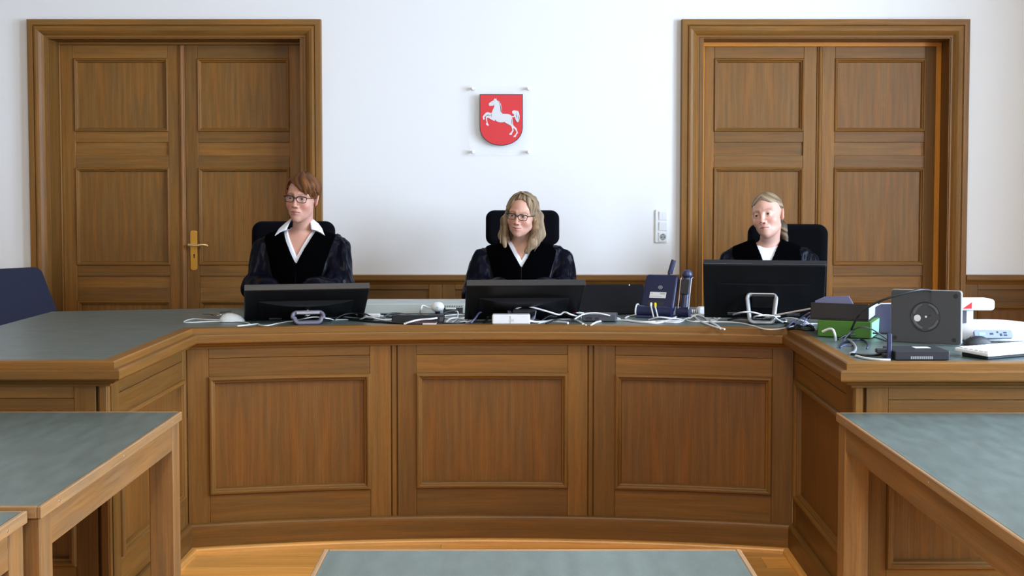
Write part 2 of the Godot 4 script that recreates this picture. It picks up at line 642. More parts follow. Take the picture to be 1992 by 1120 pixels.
# ---------------------------------------------------------------- the room
func room() -> void:
	var f := mb(Transform3D.IDENTITY, 0)
	f.box(Vector3(-4.8, -0.2, -7.7), Vector3(4.8, -0.007, 5.4))
	var floor_o := obj("floor", f, M.carpet)
	struct(floor_o, "golden oak plank floor in front of the judges' bench")
	var z := -5.62
	var row := 0
	while z < -1.2:
		var x := -2.8 + fmod(row * 0.53, 1.1) - 1.1
		while x < 2.8:
			var x1 := minf(x + 1.35 + 0.3 * rng.randf(), 2.8)
			if x1 > -2.8:
				var b := mb(Transform3D.IDENTITY, 0)
				b.box(Vector3(maxf(x, -2.8) + 0.0006, -0.02, z + 0.0006), Vector3(x1 - 0.0006, 0.0, z + 0.1394), 0.001)
				obj("plank", b, pick(M.floor), floor_o)
			x = x1
		z += 0.14
		row += 1
	var pod := mb(Transform3D.IDENTITY, 0)
	pod.box(Vector3(-4.6, 0.0, -7.3), Vector3(3.6, PODIUM, -5.63), 0.004)
	struct(obj("podium", pod, M.floor[0]), "raised wooden floor behind the bench")
	var c := mb()
	c.box(Vector3(-4.8, 4.7, -7.7), Vector3(4.8, 4.9, 5.4))
	struct(obj("ceiling", c, M.ceiling), "plain white ceiling of the courtroom")
	# back wall with two door recesses
	var b := mb()
	for r in [[-4.8, -2.685, -0.2, 4.7], [-1.222, 1.104, -0.2, 4.7], [2.546, 4.8, -0.2, 4.7], [-2.685, -1.222, 2.413, 4.7], [1.104, 2.546, 2.413, 4.7]]:
		b.box(Vector3(r[0], r[2], -7.66), Vector3(r[1], r[3], WALL))
	struct(obj("wall_back", b, M.wall), "white plaster wall behind the judges")
	for s in [-1, 1]:
		var w := mb()
		if s > 0:
			var zs := [-7.7, -5.3, -3.7, -3.3, -1.7, 5.4]
			for k in range(0, 5, 2):
				w.box(Vector3(3.6, -0.2, zs[k]), Vector3(4.2, 4.9, zs[k + 1]))
			for k in [1, 3]:
				w.box(Vector3(3.6, -0.2, zs[k]), Vector3(4.2, 1.0, zs[k + 1]))
				w.box(Vector3(3.6, 3.8, zs[k]), Vector3(4.2, 4.9, zs[k + 1]))
				window(k / 2 + 1, Vector3(4.14, 1.0, (zs[k] + zs[k + 1]) / 2.0), PI / 2, 2.8)
		else:
			w.box(Vector3(-4.9, -0.2, -7.7), Vector3(-4.6, 4.9, 5.4))
		struct(obj("wall_right" if s > 0 else "wall_left", w, M.sidewall), "cream side wall with tall windows" if s > 0 else "plain cream side wall")
	var r := mb()
	var xs := [-4.9, -3.0, -1.4, -0.8, 0.8, 1.4, 3.0, 4.9]
	for k in range(0, 7, 2):
		r.box(Vector3(xs[k], -0.2, 5.1), Vector3(xs[k + 1], 4.9, 5.4))
	for k in [1, 3, 5]:
		r.box(Vector3(xs[k], -0.2, 5.1), Vector3(xs[k + 1], 0.9, 5.4))
		r.box(Vector3(xs[k], 3.7, 5.1), Vector3(xs[k + 1], 4.9, 5.4))
		window(k / 2 + 3, Vector3((xs[k] + xs[k + 1]) / 2.0, 0.9, 5.3), 0.0, 2.8)
	struct(obj("wall_rear", r, M.sidewall), "cream wall with tall windows behind the onlooker")

	for lz in [-2.2, 0.4, 3.0]:
		var t := thing("ceiling_lamp", ["square white ceiling lamp hanging nearest the judges' bench", "square white ceiling lamp hanging second from the judges' bench", "square white ceiling lamp hanging farthest from the judges' bench"][0 if lz < -1.0 else (1 if lz < 1.0 else 2)], "lamp", Vector3(0, 4.25, lz), Vector3.ZERO, "lamps under the ceiling")
		var l := mb(rot(PI / 2, 0, 0, Vector3(0, 0.02, 0)))
		l.slab(1.2, 1.2, 0.05, 0.04, 0.01)
		obj("lamp_housing", l, M.white, t)
		l = mb()
		l.box(Vector3(-0.55, -0.012, -0.55), Vector3(0.55, -0.004, 0.55), 0.002)
		obj("lamp_panel", l, M.glow, t)
		for s in [-1, 1]:
			l = mb()
			l.tube([Vector3(s * 0.4, 0.04, 0), Vector3(s * 0.4, 0.45, 0)], 0.006, 8)
			obj("lamp_rod", l, M.silver, t)


func window(k: int, at: Vector3, turn: float, h: float) -> void:
	var w := base("window_%d" % k, "tall white framed window that lets in the daylight", at)
	w.rotation.y = turn
	for r in [[-0.8, -0.73, 0, h], [0.73, 0.8, 0, h], [-0.73, 0.73, 0, 0.08], [-0.73, 0.73, h - 0.08, h], [-0.03, 0.03, 0.08, h - 0.08], [-0.73, 0.73, 1.85, 1.91]]:
		var b := mb()
		b.box(Vector3(r[0], r[2], -0.04), Vector3(r[1], r[3], 0.04), 0.006)
		obj("window_frame", b, M.white, w)
	for r in [[-0.73, -0.03, 0.08, 1.85], [0.03, 0.73, 0.08, 1.85], [-0.73, -0.03, 1.91, h - 0.08], [0.03, 0.73, 1.91, h - 0.08]]:
		var b := mb()
		b.box(Vector3(r[0], r[2], -0.003), Vector3(r[1], r[3], 0.003))
		obj("pane", b, M.glass, w)


# ---------------------------------------------------------------- doors
const BEAD := [Vector2(-0.003, 0.0), Vector2(0.0, 0.008), Vector2(0.004, 0.010), Vector2(0.009, 0.008), Vector2(0.012, 0.0), Vector2(0.018, -0.003), Vector2(0.021, -0.018)]


func doors() -> void:
	door(1, -2.79, -1.10, -2.685, -1.222, [[-2.671, -1.977, -2.593, -2.040], [-1.938, -1.228, -1.863, -1.322]], 2.393)
	door(2, 0.976, 2.634, 1.104, 2.546, [[1.141, 1.805, 1.200, 1.729], [1.838, 2.510, 1.915, 2.450]], 2.383)


func door(k: int, ox0: float, ox1: float, ix0: float, ix1: float, leaves: Array, top: float) -> void:
	var d := base("door_%d" % k, ["", "tall brown panelled double door with a brass handle, left of the coat of arms", "tall brown panelled double door with orange rebate strips, right of the coat of arms"][k], Vector3(0, PODIUM, WALL))
	var prof := [Vector2(0, 0), Vector2(0, 0.040), Vector2(0.004, 0.045), Vector2(0.032, 0.047), Vector2(0.036, 0.040), Vector2(0.042, 0.048), Vector2(0.052, 0.050), Vector2(0.066, 0.046), Vector2(0.080, 0.034), Vector2(0.088, 0.024), Vector2(0.091, 0.019), Vector2(0.100, 0.019), Vector2(0.102, 0.012), Vector2(0.106, 0.012), Vector2(0.106, -0.01)]
	var b := mb()
	b.frame(ox0, ox1, 0.0, 2.517 - PODIUM, prof, true)
	obj("casing", b, M.door[1], d)
	var zl := LEAF - WALL
	for r in [[ix0 - 0.02, ix0 + 0.004, 0.0, 2.433], [ix1 - 0.004, ix1 + 0.02, 0.0, 2.433], [ix0, ix1, 2.409, 2.433]]:
		b = mb(Transform3D.IDENTITY, 1 if r[3] - r[2] > 1.0 else 0)
		b.box(Vector3(r[0], r[2] - (PODIUM if r[2] > 0.0 else 0.0), zl - 0.06), Vector3(r[1], r[3] - PODIUM, 0.01), 0.001)
		obj("jamb", b, M.door[0], d)
	var l0: float = leaves[0][0]
	var l1: float = leaves[1][1]
	var sm: Material = M.rebate if k == 2 else M.door[2]
	var deep := 0.0 if k == 2 else 0.012
	for r in [[ix0 + 0.004, l0 - 0.001, 0.0, top + 0.001], [l1 + 0.001, ix1 - 0.004, 0.0, top + 0.001], [ix0 + 0.004, ix1 - 0.004, top + 0.001, 2.409]]:
		if r[1] - r[0] < 0.004:
			continue
		b = mb(Transform3D.IDENTITY, 1 if r[3] - r[2] > 1.0 else 0)
		b.box(Vector3(r[0], r[2] - (PODIUM if r[2] > 0.0 else 0.0), zl - 0.05), Vector3(r[1], r[3] - PODIUM, zl + 0.004 + deep), 0.002)
		obj("door_stop", b, sm, d)
	var ys := [[2.312, 1.884, true], [1.820, 1.741, false], [1.666, 1.090, true], [1.024, 0.953, false], [0.873, 0.36, true]]
	for i in 2:
		var L: Array = leaves[i]
		b = mb()
		b.box(Vector3(L[0], 0.004, zl - 0.05), Vector3(L[1], top - PODIUM, zl - 0.021))
		var leaf := obj("leaf", b, M.door[0], d)
		for r in [[L[0], L[2]], [L[3], L[1]]]:
			b = mb()
			b.box(Vector3(r[0], 0.004, zl - 0.02), Vector3(r[1], top - PODIUM, zl), 0.0015)
			obj("stile", b, pick(M.door), leaf)
		var y1 := top
		for p in ys + [[0.208, 0, false]]:
			b = mb(Transform3D.IDENTITY, 0)
			b.box(Vector3(L[2] + 0.0008, p[0] - PODIUM, zl - 0.02), Vector3(L[3] - 0.0008, y1 - PODIUM, zl - 0.0006), 0.0015)
			obj("rail", b, pick(M.door), leaf)
			y1 = p[1]
		for p in ys:
			b = mb(Transform3D.IDENTITY, 1 if p[2] else 0)
			b.box(Vector3(L[2], p[1] - PODIUM, zl - 0.022), Vector3(L[3], p[0] - PODIUM, zl - (0.016 if p[2] else 0.013)))
			obj("panel", b, M.door[1] if p[2] else pick(M.door), leaf)
			if p[2]:
				b = mb(Transform3D(Basis.IDENTITY, Vector3(0, 0, zl)))
				b.frame(L[2], L[3], p[1] - PODIUM, p[0] - PODIUM, BEAD)
				obj("moulding", b, M.door[1], leaf)
		if k == 1 and i == 1:
			brass_handle(leaf, zl)
	b = mb()
	var x0: float = leaves[0][1] + 0.0015
	var x1: float = leaves[1][0] - 0.0015
	b.box(Vector3(x0, 0.004, zl - 0.03), Vector3(x1, top - PODIUM, zl + 0.006), 0.002)
	b.box(Vector3(x0 + 0.008, 0.004, zl), Vector3(x1 - 0.008, top - PODIUM, zl + 0.016), 0.006)
	obj("cover_strip", b, M.strip if k == 1 else M.door[2], d)
	b = mb()   # the dark room behind is closed off
	b.box(Vector3(ix0 - 0.02, -0.1, -0.36), Vector3(ix1 + 0.02, 2.45 - PODIUM, zl - 0.055))
	obj("back_board", b, M.door[0], d)


func brass_handle(leaf: Node, zl: float) -> void:
	var b := mb(Transform3D(Basis.IDENTITY, Vector3(-1.896, 1.177 - PODIUM, zl + 0.003)))
	b.slab(0.042, 0.238, 0.006, 0.014, 0.002)
	for y in [-0.108, 0.108]:
		for x in [-0.012, 0.012]:
			b.slab(0.006, 0.006, 0.003, 0.003, 0.001, Vector3(x, y, 0.004))
	var p := obj("handle_plate", b, M.brass, leaf)
	p.set_meta("label", "tall brass handle plate")
	b = mb(Transform3D(Basis.IDENTITY, Vector3(-1.894, 1.142 - PODIUM, zl + 0.0065)))
	b.slab(0.006, 0.022, 0.002, 0.003, 0.0005)
	b.slab(0.010, 0.010, 0.002, 0.005, 0.0005, Vector3(0, 0.008, 0))
	obj("keyhole", b, M.ink, leaf)
	b = mb(Transform3D(Basis.IDENTITY, Vector3(-1.902, 1.209 - PODIUM, zl)))
	b.tube([Vector3(0, 0, 0.004), Vector3(0, 0, 0.045)], 0.010, 10)
	b.tube(curve([Vector3(-0.014, 0.003, 0.046), Vector3(0.0, 0.002, 0.050), Vector3(0.03, -0.001, 0.050), Vector3(0.065, 0.004, 0.048), Vector3(0.092, 0.001, 0.044), Vector3(0.098, -0.006, 0.042)]), 0.011, 10, 0.006, 0.8)
	obj("handle_lever", b, mat(0.93, 0.80, 0.55, 0.25, 0.6), leaf)


# ---------------------------------------------------------------- wainscot of the back wall
func wainscot() -> void:
	var k := 1
	for r in [[-4.6, -2.791, 2], [-1.099, 0.975, 3], [2.635, 3.6, 1]]:
		var t := base("trim_%d" % k, "brown panelled wainscot along the white back wall", Vector3(0, 0, WALL))
		k += 1
		var b := mb(Transform3D.IDENTITY, 0)
		b.run(PackedVector2Array([Vector2(r[0], 0), Vector2(r[1], 0)]), [Vector2(0, 1.044), Vector2(0.045, 1.044), Vector2(0.05, 1.040), Vector2(0.05, 1.018), Vector2(0.045, 1.010), Vector2(0.034, 1.008), Vector2(0.028, 0.996), Vector2(0.024, 0.99), Vector2(0, 0.99)], 0, 1)
		obj("dado_cap", b, M.bench[2], t)
		b = mb(Transform3D.IDENTITY, 0)
		b.box(Vector3(r[0], PODIUM, 0), Vector3(r[1], 0.33, 0.03), 0.004)
		obj("skirting", b, M.bench[1], t)
		var w: float = (r[1] - r[0]) / r[2]
		for i in r[2]:
			var x0: float = r[0] + w * i
			var x1: float = x0 + w
			for s in [[x0 + 0.001, x0 + 0.075], [x1 - 0.075, x1 - 0.001]]:
				b = mb()
				b.box(Vector3(s[0], 0.33, 0.0), Vector3(s[1], 0.99, 0.022), 0.002)
				obj("stile", b, pick(M.bench), t)
			for s in [[0.958, 0.99], [0.86, 0.886], [0.33, 0.42]]:
				b = mb(Transform3D.IDENTITY, 0)
				b.box(Vector3(x0 + 0.0755, s[0], 0), Vector3(x1 - 0.0755, s[1], 0.021), 0.002)
				obj("rail", b, pick(M.bench), t)
			b = mb(Transform3D.IDENTITY, 0)
			b.box(Vector3(x0 + 0.075, 0.88, 0), Vector3(x1 - 0.075, 0.96, 0.010))
			obj("panel", b, M.bench[0], t)
			b = mb()
			b.box(Vector3(x0 + 0.075, 0.41, 0), Vector3(x1 - 0.075, 0.87, 0.006))
			obj("panel", b, M.bench_panel[1], t)
			b = mb(Transform3D(Basis.IDENTITY, Vector3(0, 0, 0.021)))
			b.frame(x0 + 0.0755, x1 - 0.0755, 0.42, 0.86, BEAD)
			obj("moulding", b, M.bench[1], t)

	# the same wainscot, seen by nobody, goes round the other walls
	for r in [[4, Vector3(-4.6, 0.0, -7.3), Vector3(-4.575, 1.04, 5.1)], [5, Vector3(3.575, 0.0, -7.3), Vector3(3.6, 1.0, 5.1)], [6, Vector3(-4.6, 0.0, 5.075), Vector3(3.6, 0.9, 5.1)]]:
		var b := mb(Transform3D.IDENTITY, 0)
		b.box(r[1], r[2], 0.004)
		struct(obj("trim_%d" % r[0], b, M.bench[0]), "brown wainscot along the side of the room")


# ---------------------------------------------------------------- the judges' bench
func arc_s(x: float) -> float:
	return ARC * asin((x - ARC_MID.x) / ARC)


func arc_z(x: float, r := ARC) -> float:
	return ARC_MID.z - sqrt(r * r - (x - ARC_MID.x) * (x - ARC_MID.x))


func bench_path() -> PackedVector2Array:
	var p := PackedVector2Array([Vector2(-2.24, -4.30), Vector2(-1.395, -4.30)])
	for i in 25:
		var x := lerpf(-1.38, 1.195, i / 24.0)
		p.append(Vector2(x, arc_z(x)))
	p.append_array(PackedVector2Array([Vector2(1.172, -4.268), Vector2(2.42, -4.268)]))
	return p


func along(path: PackedVector2Array, o: float) -> PackedVector2Array:
	var out := PackedVector2Array()
	for i in path.size():
		var d0 := (path[i] - path[i - 1]).normalized() if i > 0 else (path[1] - path[0]).normalized()
		var d1 := (path[i + 1] - path[i]).normalized() if i < path.size() - 1 else d0
		var o1 := Vector2(-d1.y, d1.x)
		var k := (Vector2(-d0.y, d0.x) + o1).normalized()
		out.append(path[i] + k / k.dot(o1) * o)
	return out


func bench() -> void:
	var t := thing("judges_bench", "long curved brown panelled judges' bench with a dark green top and two forward wings", "bench")
	var path := bench_path()
	var n := path.size()
	var flat := Transform3D(Basis(Vector3(1, 0, 0), Vector3(0, 0, 1), Vector3(0, 1, 0)), Vector3.ZERO)
	# the top: the front edge line set back, and the back edge behind the judges' side
	var poly := along(path, -0.013)
	poly[0].x = -2.215
	poly[n - 1].x = 2.40
	poly.append_array(PackedVector2Array([Vector2(2.40, -4.9), Vector2(2.0, -5.95)]))
	var x := 1.55
	while x > -1.7:
		poly.append(Vector2(x, arc_z(x, 6.40)))
		x -= 0.16
	poly.append_array(PackedVector2Array([Vector2(-2.215, -6.02)]))
	var b := mb(flat, 0)
	b.prism(poly, DESK - 0.05, DESK, 0.002)
	obj("desk_top", b, M.leather, t).set_meta("label", "dark green linoleum top")
	var spans := [[0, 1], [1, 2], [2, 26], [26, 27], [27, 28]]
	for i in 5:
		var s: Array = spans[i]
		b = mb()
		b.run(path, [Vector2(-0.013, 0.957), Vector2(0.031, 0.957), Vector2(0.035, 0.953), Vector2(0.035, 0.932), Vector2(-0.013, 0.932)], s[0], s[1])
		obj("edge_strip", b, M.bench[2], t)
		b = mb()
		b.run(path, [Vector2(-0.02, 0.932), Vector2(0.054, 0.932), Vector2(0.058, 0.930), Vector2(0.060, 0.926), Vector2(0.060, 0.900), Vector2(0.057, 0.895), Vector2(0.047, 0.892), Vector2(0.040, 0.889), Vector2(0.030, 0.880), Vector2(0.014, 0.876), Vector2(0.012, 0.868), Vector2(-0.02, 0.868)], s[0], s[1])
		obj("ledge", b, M.bench[i % 3], t)
		b = mb()
		b.run(path, [Vector2(-0.02, 0.118), Vector2(0.008, 0.118), Vector2(0.015, 0.115), Vector2(0.019, 0.109), Vector2(0.020, 0.102), Vector2(0.020, 0.0), Vector2(-0.02, 0.0)], s[0], s[1])
		obj("plinth", b, M.bench[(i + 1) % 2], t)
		b = mb()
		b.run(path, [Vector2(0.0, 0.020), Vector2(0.036, 0.020), Vector2(0.042, 0.017), Vector2(0.045, 0.012), Vector2(0.046, 0.0), Vector2(0.0, 0.0)], s[0], s[1])
		obj("floor_strip", b, M.floor[1], t)
	# curved front: three bays
	for k in [[-1.379, -1.292, -0.617, -0.528], [-0.498, -0.417, 0.243, 0.328], [0.356, 0.448, 1.108, 1.194]]:
		bay(t, Transform3D.IDENTITY, ARC, arc_s(k[0]), arc_s(k[1]), arc_s(k[2]), arc_s(k[3]))
	for k in [[-0.524, -0.502], [0.332, 0.352]]:
		b = mb()
		b.arc = ARC
		b.cen = ARC_MID
		b.box(Vector3(arc_s(k[0]), 0.11, -0.03), Vector3(arc_s(k[1]), 0.872, -0.003), 0.003)
		b.box(Vector3(arc_s(k[0]) - 0.006, 0.11, -0.035), Vector3(arc_s(k[1]) + 0.006, 0.872, -0.022))
		obj("filler_strip", b, M.bench[1], t)
	# the wings: outer front and inner side of each
	for i in [0, 1, n - 3, n - 2]:
		var a := path[i]
		var d := path[i + 1] - a
		var long := d.length()
		d /= long
		var xf := Transform3D(Basis(Vector3(d.x, 0, d.y), Vector3.UP, Vector3(-d.y, 0, d.x)), Vector3(a.x, 0, a.y))
		var s0 := 0.042 if i == 1 or i == n - 2 else 0.002
		var s1 := 0.042 if i == 0 or i == n - 3 else 0.002
		var w0 := 0.075
		var w1 := 0.075
		if i == 1:
			w1 = 0.055
		if i == n - 3:
			w0 = 0.055
		bay(t, xf, 0.0, s0, s0 + w0, long - s1 - w1, long - s1)
		b = mb(xf)
		if s0 > 0.01:
			b.box(Vector3(0.0, 0.11, -0.03), Vector3(0.027, 0.872, -0.004), 0.002)
			b.box(Vector3(0.02, 0.11, -0.035), Vector3(0.05, 0.872, -0.026))
		if s1 > 0.01:
			b.box(Vector3(long - 0.027, 0.11, -0.03), Vector3(long, 0.872, -0.004), 0.002)
			b.box(Vector3(long - 0.05, 0.11, -0.035), Vector3(long - 0.02, 0.872, -0.026))
		if b.v.size():
			obj("corner_post", b, M.bench[2], t)
	# ends of the bench
	for r in [[-2.215, -2.185, -6.0, -4.32], [2.37, 2.40, -4.9, -4.27]]:
		b = mb(Transform3D.IDENTITY, 2)
		b.box(Vector3(r[0], 0.0, r[2]), Vector3(r[1], DESK - 0.05, r[3]), 0.003)
		obj("end_panel", b, M.bench[0], t)


# one framed panel: x0..x3 its width, x1..x2 the opening
func bay(t: Node, xf: Transform3D, arc: float, x0: float, x1: float, x2: float, x3: float) -> void:
	var mk := func(g: int) -> MB:
		var q := mb(xf, g)
		q.arc = arc
		q.cen = ARC_MID
		return q
	var b: MB
	for r in [[x0, x1], [x2, x3]]:
		b = mk.call(1)
		b.box(Vector3(r[0], 0.108, -0.03), Vector3(r[1], 0.872, 0.0), 0.0018)
		obj("stile", b, pick(M.bench), t)
	for r in [[0.824, 0.872, -0.003], [0.744, 0.823, -0.0008], [0.108, 0.238, -0.0008]]:
		b = mk.call(0)
		b.box(Vector3(x1 + 0.0005, r[0], -0.03), Vector3(x2 - 0.0005, r[1], r[2]), 0.0015)
		obj("rail", b, pick(M.bench), t)
	b = mk.call(1)
	b.box(Vector3(x1, 0.23, -0.03), Vector3(x2, 0.75, -0.017))
	obj("panel", b, M.bench_panel[1], t)
	b = mk.call(1)
	b.frame(x1 - 0.002, x2 + 0.002, 0.236, 0.746, [Vector2(0.0, -0.001), Vector2(0.001, 0.007), Vector2(0.006, 0.013), Vector2(0.013, 0.014), Vector2(0.019, 0.009), Vector2(0.021, 0.003), Vector2(0.027, 0.001), Vector2(0.031, -0.018)])
	obj("moulding", b, M.bench[1], t)


# ---------------------------------------------------------------- tables in front
func tables() -> void:
	table("brown table with a dark green top standing against the left wing of the bench", Vector3(-1.58, 0, -3.622), 0.90, 1.285, 0.785)
	table("table with a dark green top at the left edge, nearest of the left-hand tables", Vector3(-1.61, 0, -2.32), 0.90, 1.30, 0.778)
	table("large table with a blue-green top standing against the right wing of the bench", Vector3(1.555, 0, -3.297), 0.90, 1.90, 0.785)
	table("pale edged table with a blue-green top in the middle of the foreground", Vector3(0.043, 0, -1.977), 0.885, 1.30, 0.785)


func table(label: String, at: Vector3, w: float, long: float, h: float) -> void:
	var t := thing("table", label, "table", at, Vector3.ZERO)
	var x := w / 2.0
	var z := long / 2.0
	var b := mb(Transform3D.IDENTITY, 2)
	b.box(Vector3(-x + 0.012, h - 0.03, -z + 0.012), Vector3(x - 0.012, h - 0.0005, z - 0.012))
	obj("table_top", b, M.leather, t)
	for r in [[-x, -x + 0.0118, -z, z, 2], [x - 0.0118, x, -z, z, 2], [-x + 0.012, x - 0.012, -z, -z + 0.0118, 0], [-x + 0.012, x - 0.012, z - 0.0118, z, 0]]:
		b = mb(Transform3D.IDENTITY, r[4])
		b.box(Vector3(r[0], h - 0.03, r[2]), Vector3(r[1], h, r[3]), 0.0022)
		obj("edge_strip", b, M.edge, t)
	var i := 0.012
	for r in [[-x + i, -x + i + 0.022, -z + 0.03, z - 0.03, 2], [x - i - 0.022, x - i, -z + 0.03, z - 0.03, 2], [-x + 0.03, x - 0.03, -z + i, -z + i + 0.022, 0], [-x + 0.03, x - 0.03, z - i - 0.022, z - i, 0]]:
		b = mb(Transform3D.IDENTITY, r[4])
		b.box(Vector3(r[0], h - 0.118, r[2]), Vector3(r[1], h - 0.03, r[3]), 0.002)
		obj("apron", b, pick(M.table), t)
	for sx in [-1, 1]:
		for sz in [-1, 1]:
			b = mb()
			var c := Vector3(sx * (x - 0.049), 0, sz * (z - 0.049))
			b.box(c + Vector3(-0.041, 0, -0.041), c + Vector3(0.041, h - 0.03, 0.041), 0.003)
			obj("leg", b, pick(M.table), t)
	for s in [-1, 1]:
		for k in 3:
			b = mb(Transform3D(Basis(Vector3(0, 0, 1), Vector3.UP, Vector3(1, 0, 0)), Vector3(s * x, h - 0.016, (k - 1) * (z - 0.12))))
			b.slab(0.006, 0.006, 0.002, 0.003, 0.0006)
			obj("screw", b, M.steel, t)


# ---------------------------------------------------------------- on the wall
func wall_things() -> void:
	var t := thing("coat_of_arms", "red shield with a white rearing horse on a clear square plate on the white wall", "coat of arms", Vector3(-0.062, 1.939, WALL))
	var b := mb()
	b.slab(0.374, 0.404, 0.008, 0.003, 0.001, Vector3(0, 0, 0.034))
	obj("plate", b, M.acrylic, t).set_meta("label", "clear acrylic plate")
	for sx in [-1, 1]:
		for sy in [-1, 1]:
			b = mb()
			b.tube([Vector3(sx * 0.160, sy * 0.182, 0.0), Vector3(sx * 0.160, sy * 0.182, 0.0375), Vector3(sx * 0.160, sy * 0.182, 0.0415)], 0.0085, 14)
			obj("spacer", b, M.steel, t)
	var k := 0.249 / 583.0      # from the size of the emblem to metres
	var o := Vector2(597, 553)
	var outline := func(l: Array) -> PackedVector2Array:
		var p := PackedVector2Array()
		for i in range(0, l.size(), 2):
			p.append(Vector2((l[i] - o.x) * k, (o.y - l[i + 1]) * k))
		return p
	var sh := []
	for i in 33:
		var a := PI * i / 32.0
		sh.append_array([597 + 291 * cos(a), 640 + 256 * pow(sin(a), 0.92)])
	sh.append_array([306, 204, 888, 204])
	var poly: PackedVector2Array = outline.call(sh)
	b = mb(Transform3D(Basis.IDENTITY, Vector3(0, 0, 0.0382)))
	b.prism(poly, 0.0, 0.0012)
	var shield := obj("shield_border", b, M.ink, t)
	b = mb(Transform3D(Basis.IDENTITY, Vector3(0, 0, 0.0395)))
	b.prism(Geometry2D.offset_polygon(poly, -0.0036)[0], 0.0, 0.0012)
	obj("shield_field", b, M.shield, shield)
	var horse := [428, 335, 432, 354, 447, 364, 462, 357, 480, 361, 492, 352, 505, 358, 498, 385, 485, 412, 473, 440, 464, 462, 440, 452, 408, 445, 384, 458, 362, 486, 347, 504, 350, 522, 356, 546, 370, 549, 373, 530, 368, 512, 385, 500, 396, 492, 388, 520, 391, 548, 399, 580, 391, 608, 404, 624, 426, 629, 428, 615, 412, 590, 407, 560, 404, 528, 416, 518, 442, 532, 472, 550, 502, 563, 522, 560, 552, 576, 592, 584, 640, 578, 680, 602, 720, 622, 736, 640, 748, 688, 730, 715, 704, 740, 714, 753, 740, 749, 746, 725, 764, 695, 758, 660, 772, 664, 794, 692, 804, 716, 790, 746, 760, 770, 768, 783, 793, 779, 801, 751, 823, 727, 815, 700, 803, 664, 778, 640, 757, 620, 752, 580, 748, 540, 742, 517, 766, 512, 779, 506, 786, 532, 799, 562, 814, 580, 830, 577, 842, 542, 846, 500, 838, 458, 825, 431, 795, 424, 765, 421, 744, 434, 747, 460, 771, 478, 768, 496, 742, 502, 720, 481, 690, 471, 650, 469, 616, 467, 601, 450, 604, 420, 601, 380, 592, 340, 575, 306, 555, 292, 540, 290, 535, 280, 528, 254, 518, 274, 509, 257, 500, 275, 488, 291, 470, 299, 450, 312, 434, 324]
	b = mb(Transform3D(Basis.IDENTITY, Vector3(0, 0, 0.0408)))
	b.prism(outline.call(horse), 0.0, 0.0010)
	obj("horse", b, M.white, shield)
	b = mb(Transform3D(Basis.IDENTITY, Vector3(0, 0, 0.0418)))
	for l in [[470, 318, 478, 314, 480, 320, 472, 323], [436, 344, 442, 342, 442, 348, 437, 349], [545, 292, 556, 300, 574, 330, 584, 380, 588, 430, 597, 450, 602, 444, 594, 380, 582, 335, 566, 306], [458, 470, 468, 478, 466, 500, 472, 512, 464, 508, 460, 492],
			[396, 486, 420, 478, 452, 492, 456, 500, 420, 488, 398, 498], [512, 552, 528, 548, 522, 560, 508, 566], [634, 574, 652, 584, 660, 596, 644, 588], [664, 596, 700, 612, 696, 618, 672, 606], [734, 520, 742, 560, 744, 610, 738, 600, 736, 560], [770, 520, 790, 560, 812, 592, 804, 590, 782, 560],
			[826, 470, 836, 520, 832, 566, 828, 520], [798, 450, 812, 500, 810, 540, 802, 500], [500, 290, 506, 284, 508, 296, 502, 300], [492, 352, 504, 340, 510, 320, 506, 342]]:
		b.prism(outline.call(l), 0.0, 0.0005)
	obj("horse_lines", b, mat(0.34, 0.31, 0.33, 0.6), shield)
	# switches
	t = thing("light_switch", "white strip of two switches above a socket beside the right-hand door", "light switch", Vector3(0.867, 1.3265, WALL))
	b = mb()
	b.slab(0.070, 0.193, 0.010, 0.006, 0.003, Vector3(0, 0, 0.005))
	obj("switch_frame", b, mat(0.90, 0.90, 0.89, 0.4), t)
	for y in [0.060, 0.0]:
		b = mb(rot(0.06, 0, 0, Vector3(0.010, y, 0.011)))
		b.slab(0.046, 0.050, 0.008, 0.003, 0.002)
		obj("rocker", b, mat(0.92, 0.92, 0.92, 0.35), t)
	b = mb()
	b.slab(0.050, 0.052, 0.006, 0.004, 0.002, Vector3(0.010, -0.062, 0.011))
	var s := obj("socket", b, mat(0.92, 0.92, 0.92, 0.35), t)
	b = mb()
	b.slab(0.038, 0.038, 0.001, 0.019, 0.0003, Vector3(0.010, -0.062, 0.0146))
	obj("socket_cup", b, mat(0.62, 0.64, 0.63, 0.5), s)
	b = mb()
	for x in [-0.0085, 0.0085]:
		b.slab(0.006, 0.006, 0.001, 0.003, 0.0003, Vector3(0.010 + x, -0.064, 0.0155))
	for y in [-0.0175, 0.0145]:
		b.slab(0.007, 0.004, 0.001, 0.001, 0.0003, Vector3(0.010, -0.062 + y, 0.0155))
	obj("socket_hole", b, M.ink, s)


# ---------------------------------------------------------------- chairs
func chairs() -> void:
	office_chair("black swivel chair with a wide rounded back behind the person on the left", Vector3(-1.17, PODIUM, -6.58), 0.06, 0.44, 1.165, 0.50, false, M.fabric)
	office_chair("black swivel chair with a separate rounded headrest behind the person in the middle", Vector3(0.057, PODIUM, -6.58), 0.0, 0.398, 1.228, 0.30, true, M.fabric)
	office_chair("black swivel chair with a blue-edged back behind the person on the right", Vector3(1.432, PODIUM, -6.60), -0.30, 0.42, 1.150, 0.50, false, M.fabric)
	office_chair("empty dark blue upholstered chair leaning by the left door frame", Vector3(-2.52, PODIUM, -6.42), 0.85, 0.46, 0.875, 0.50, false, M.bluefabric, -0.66)


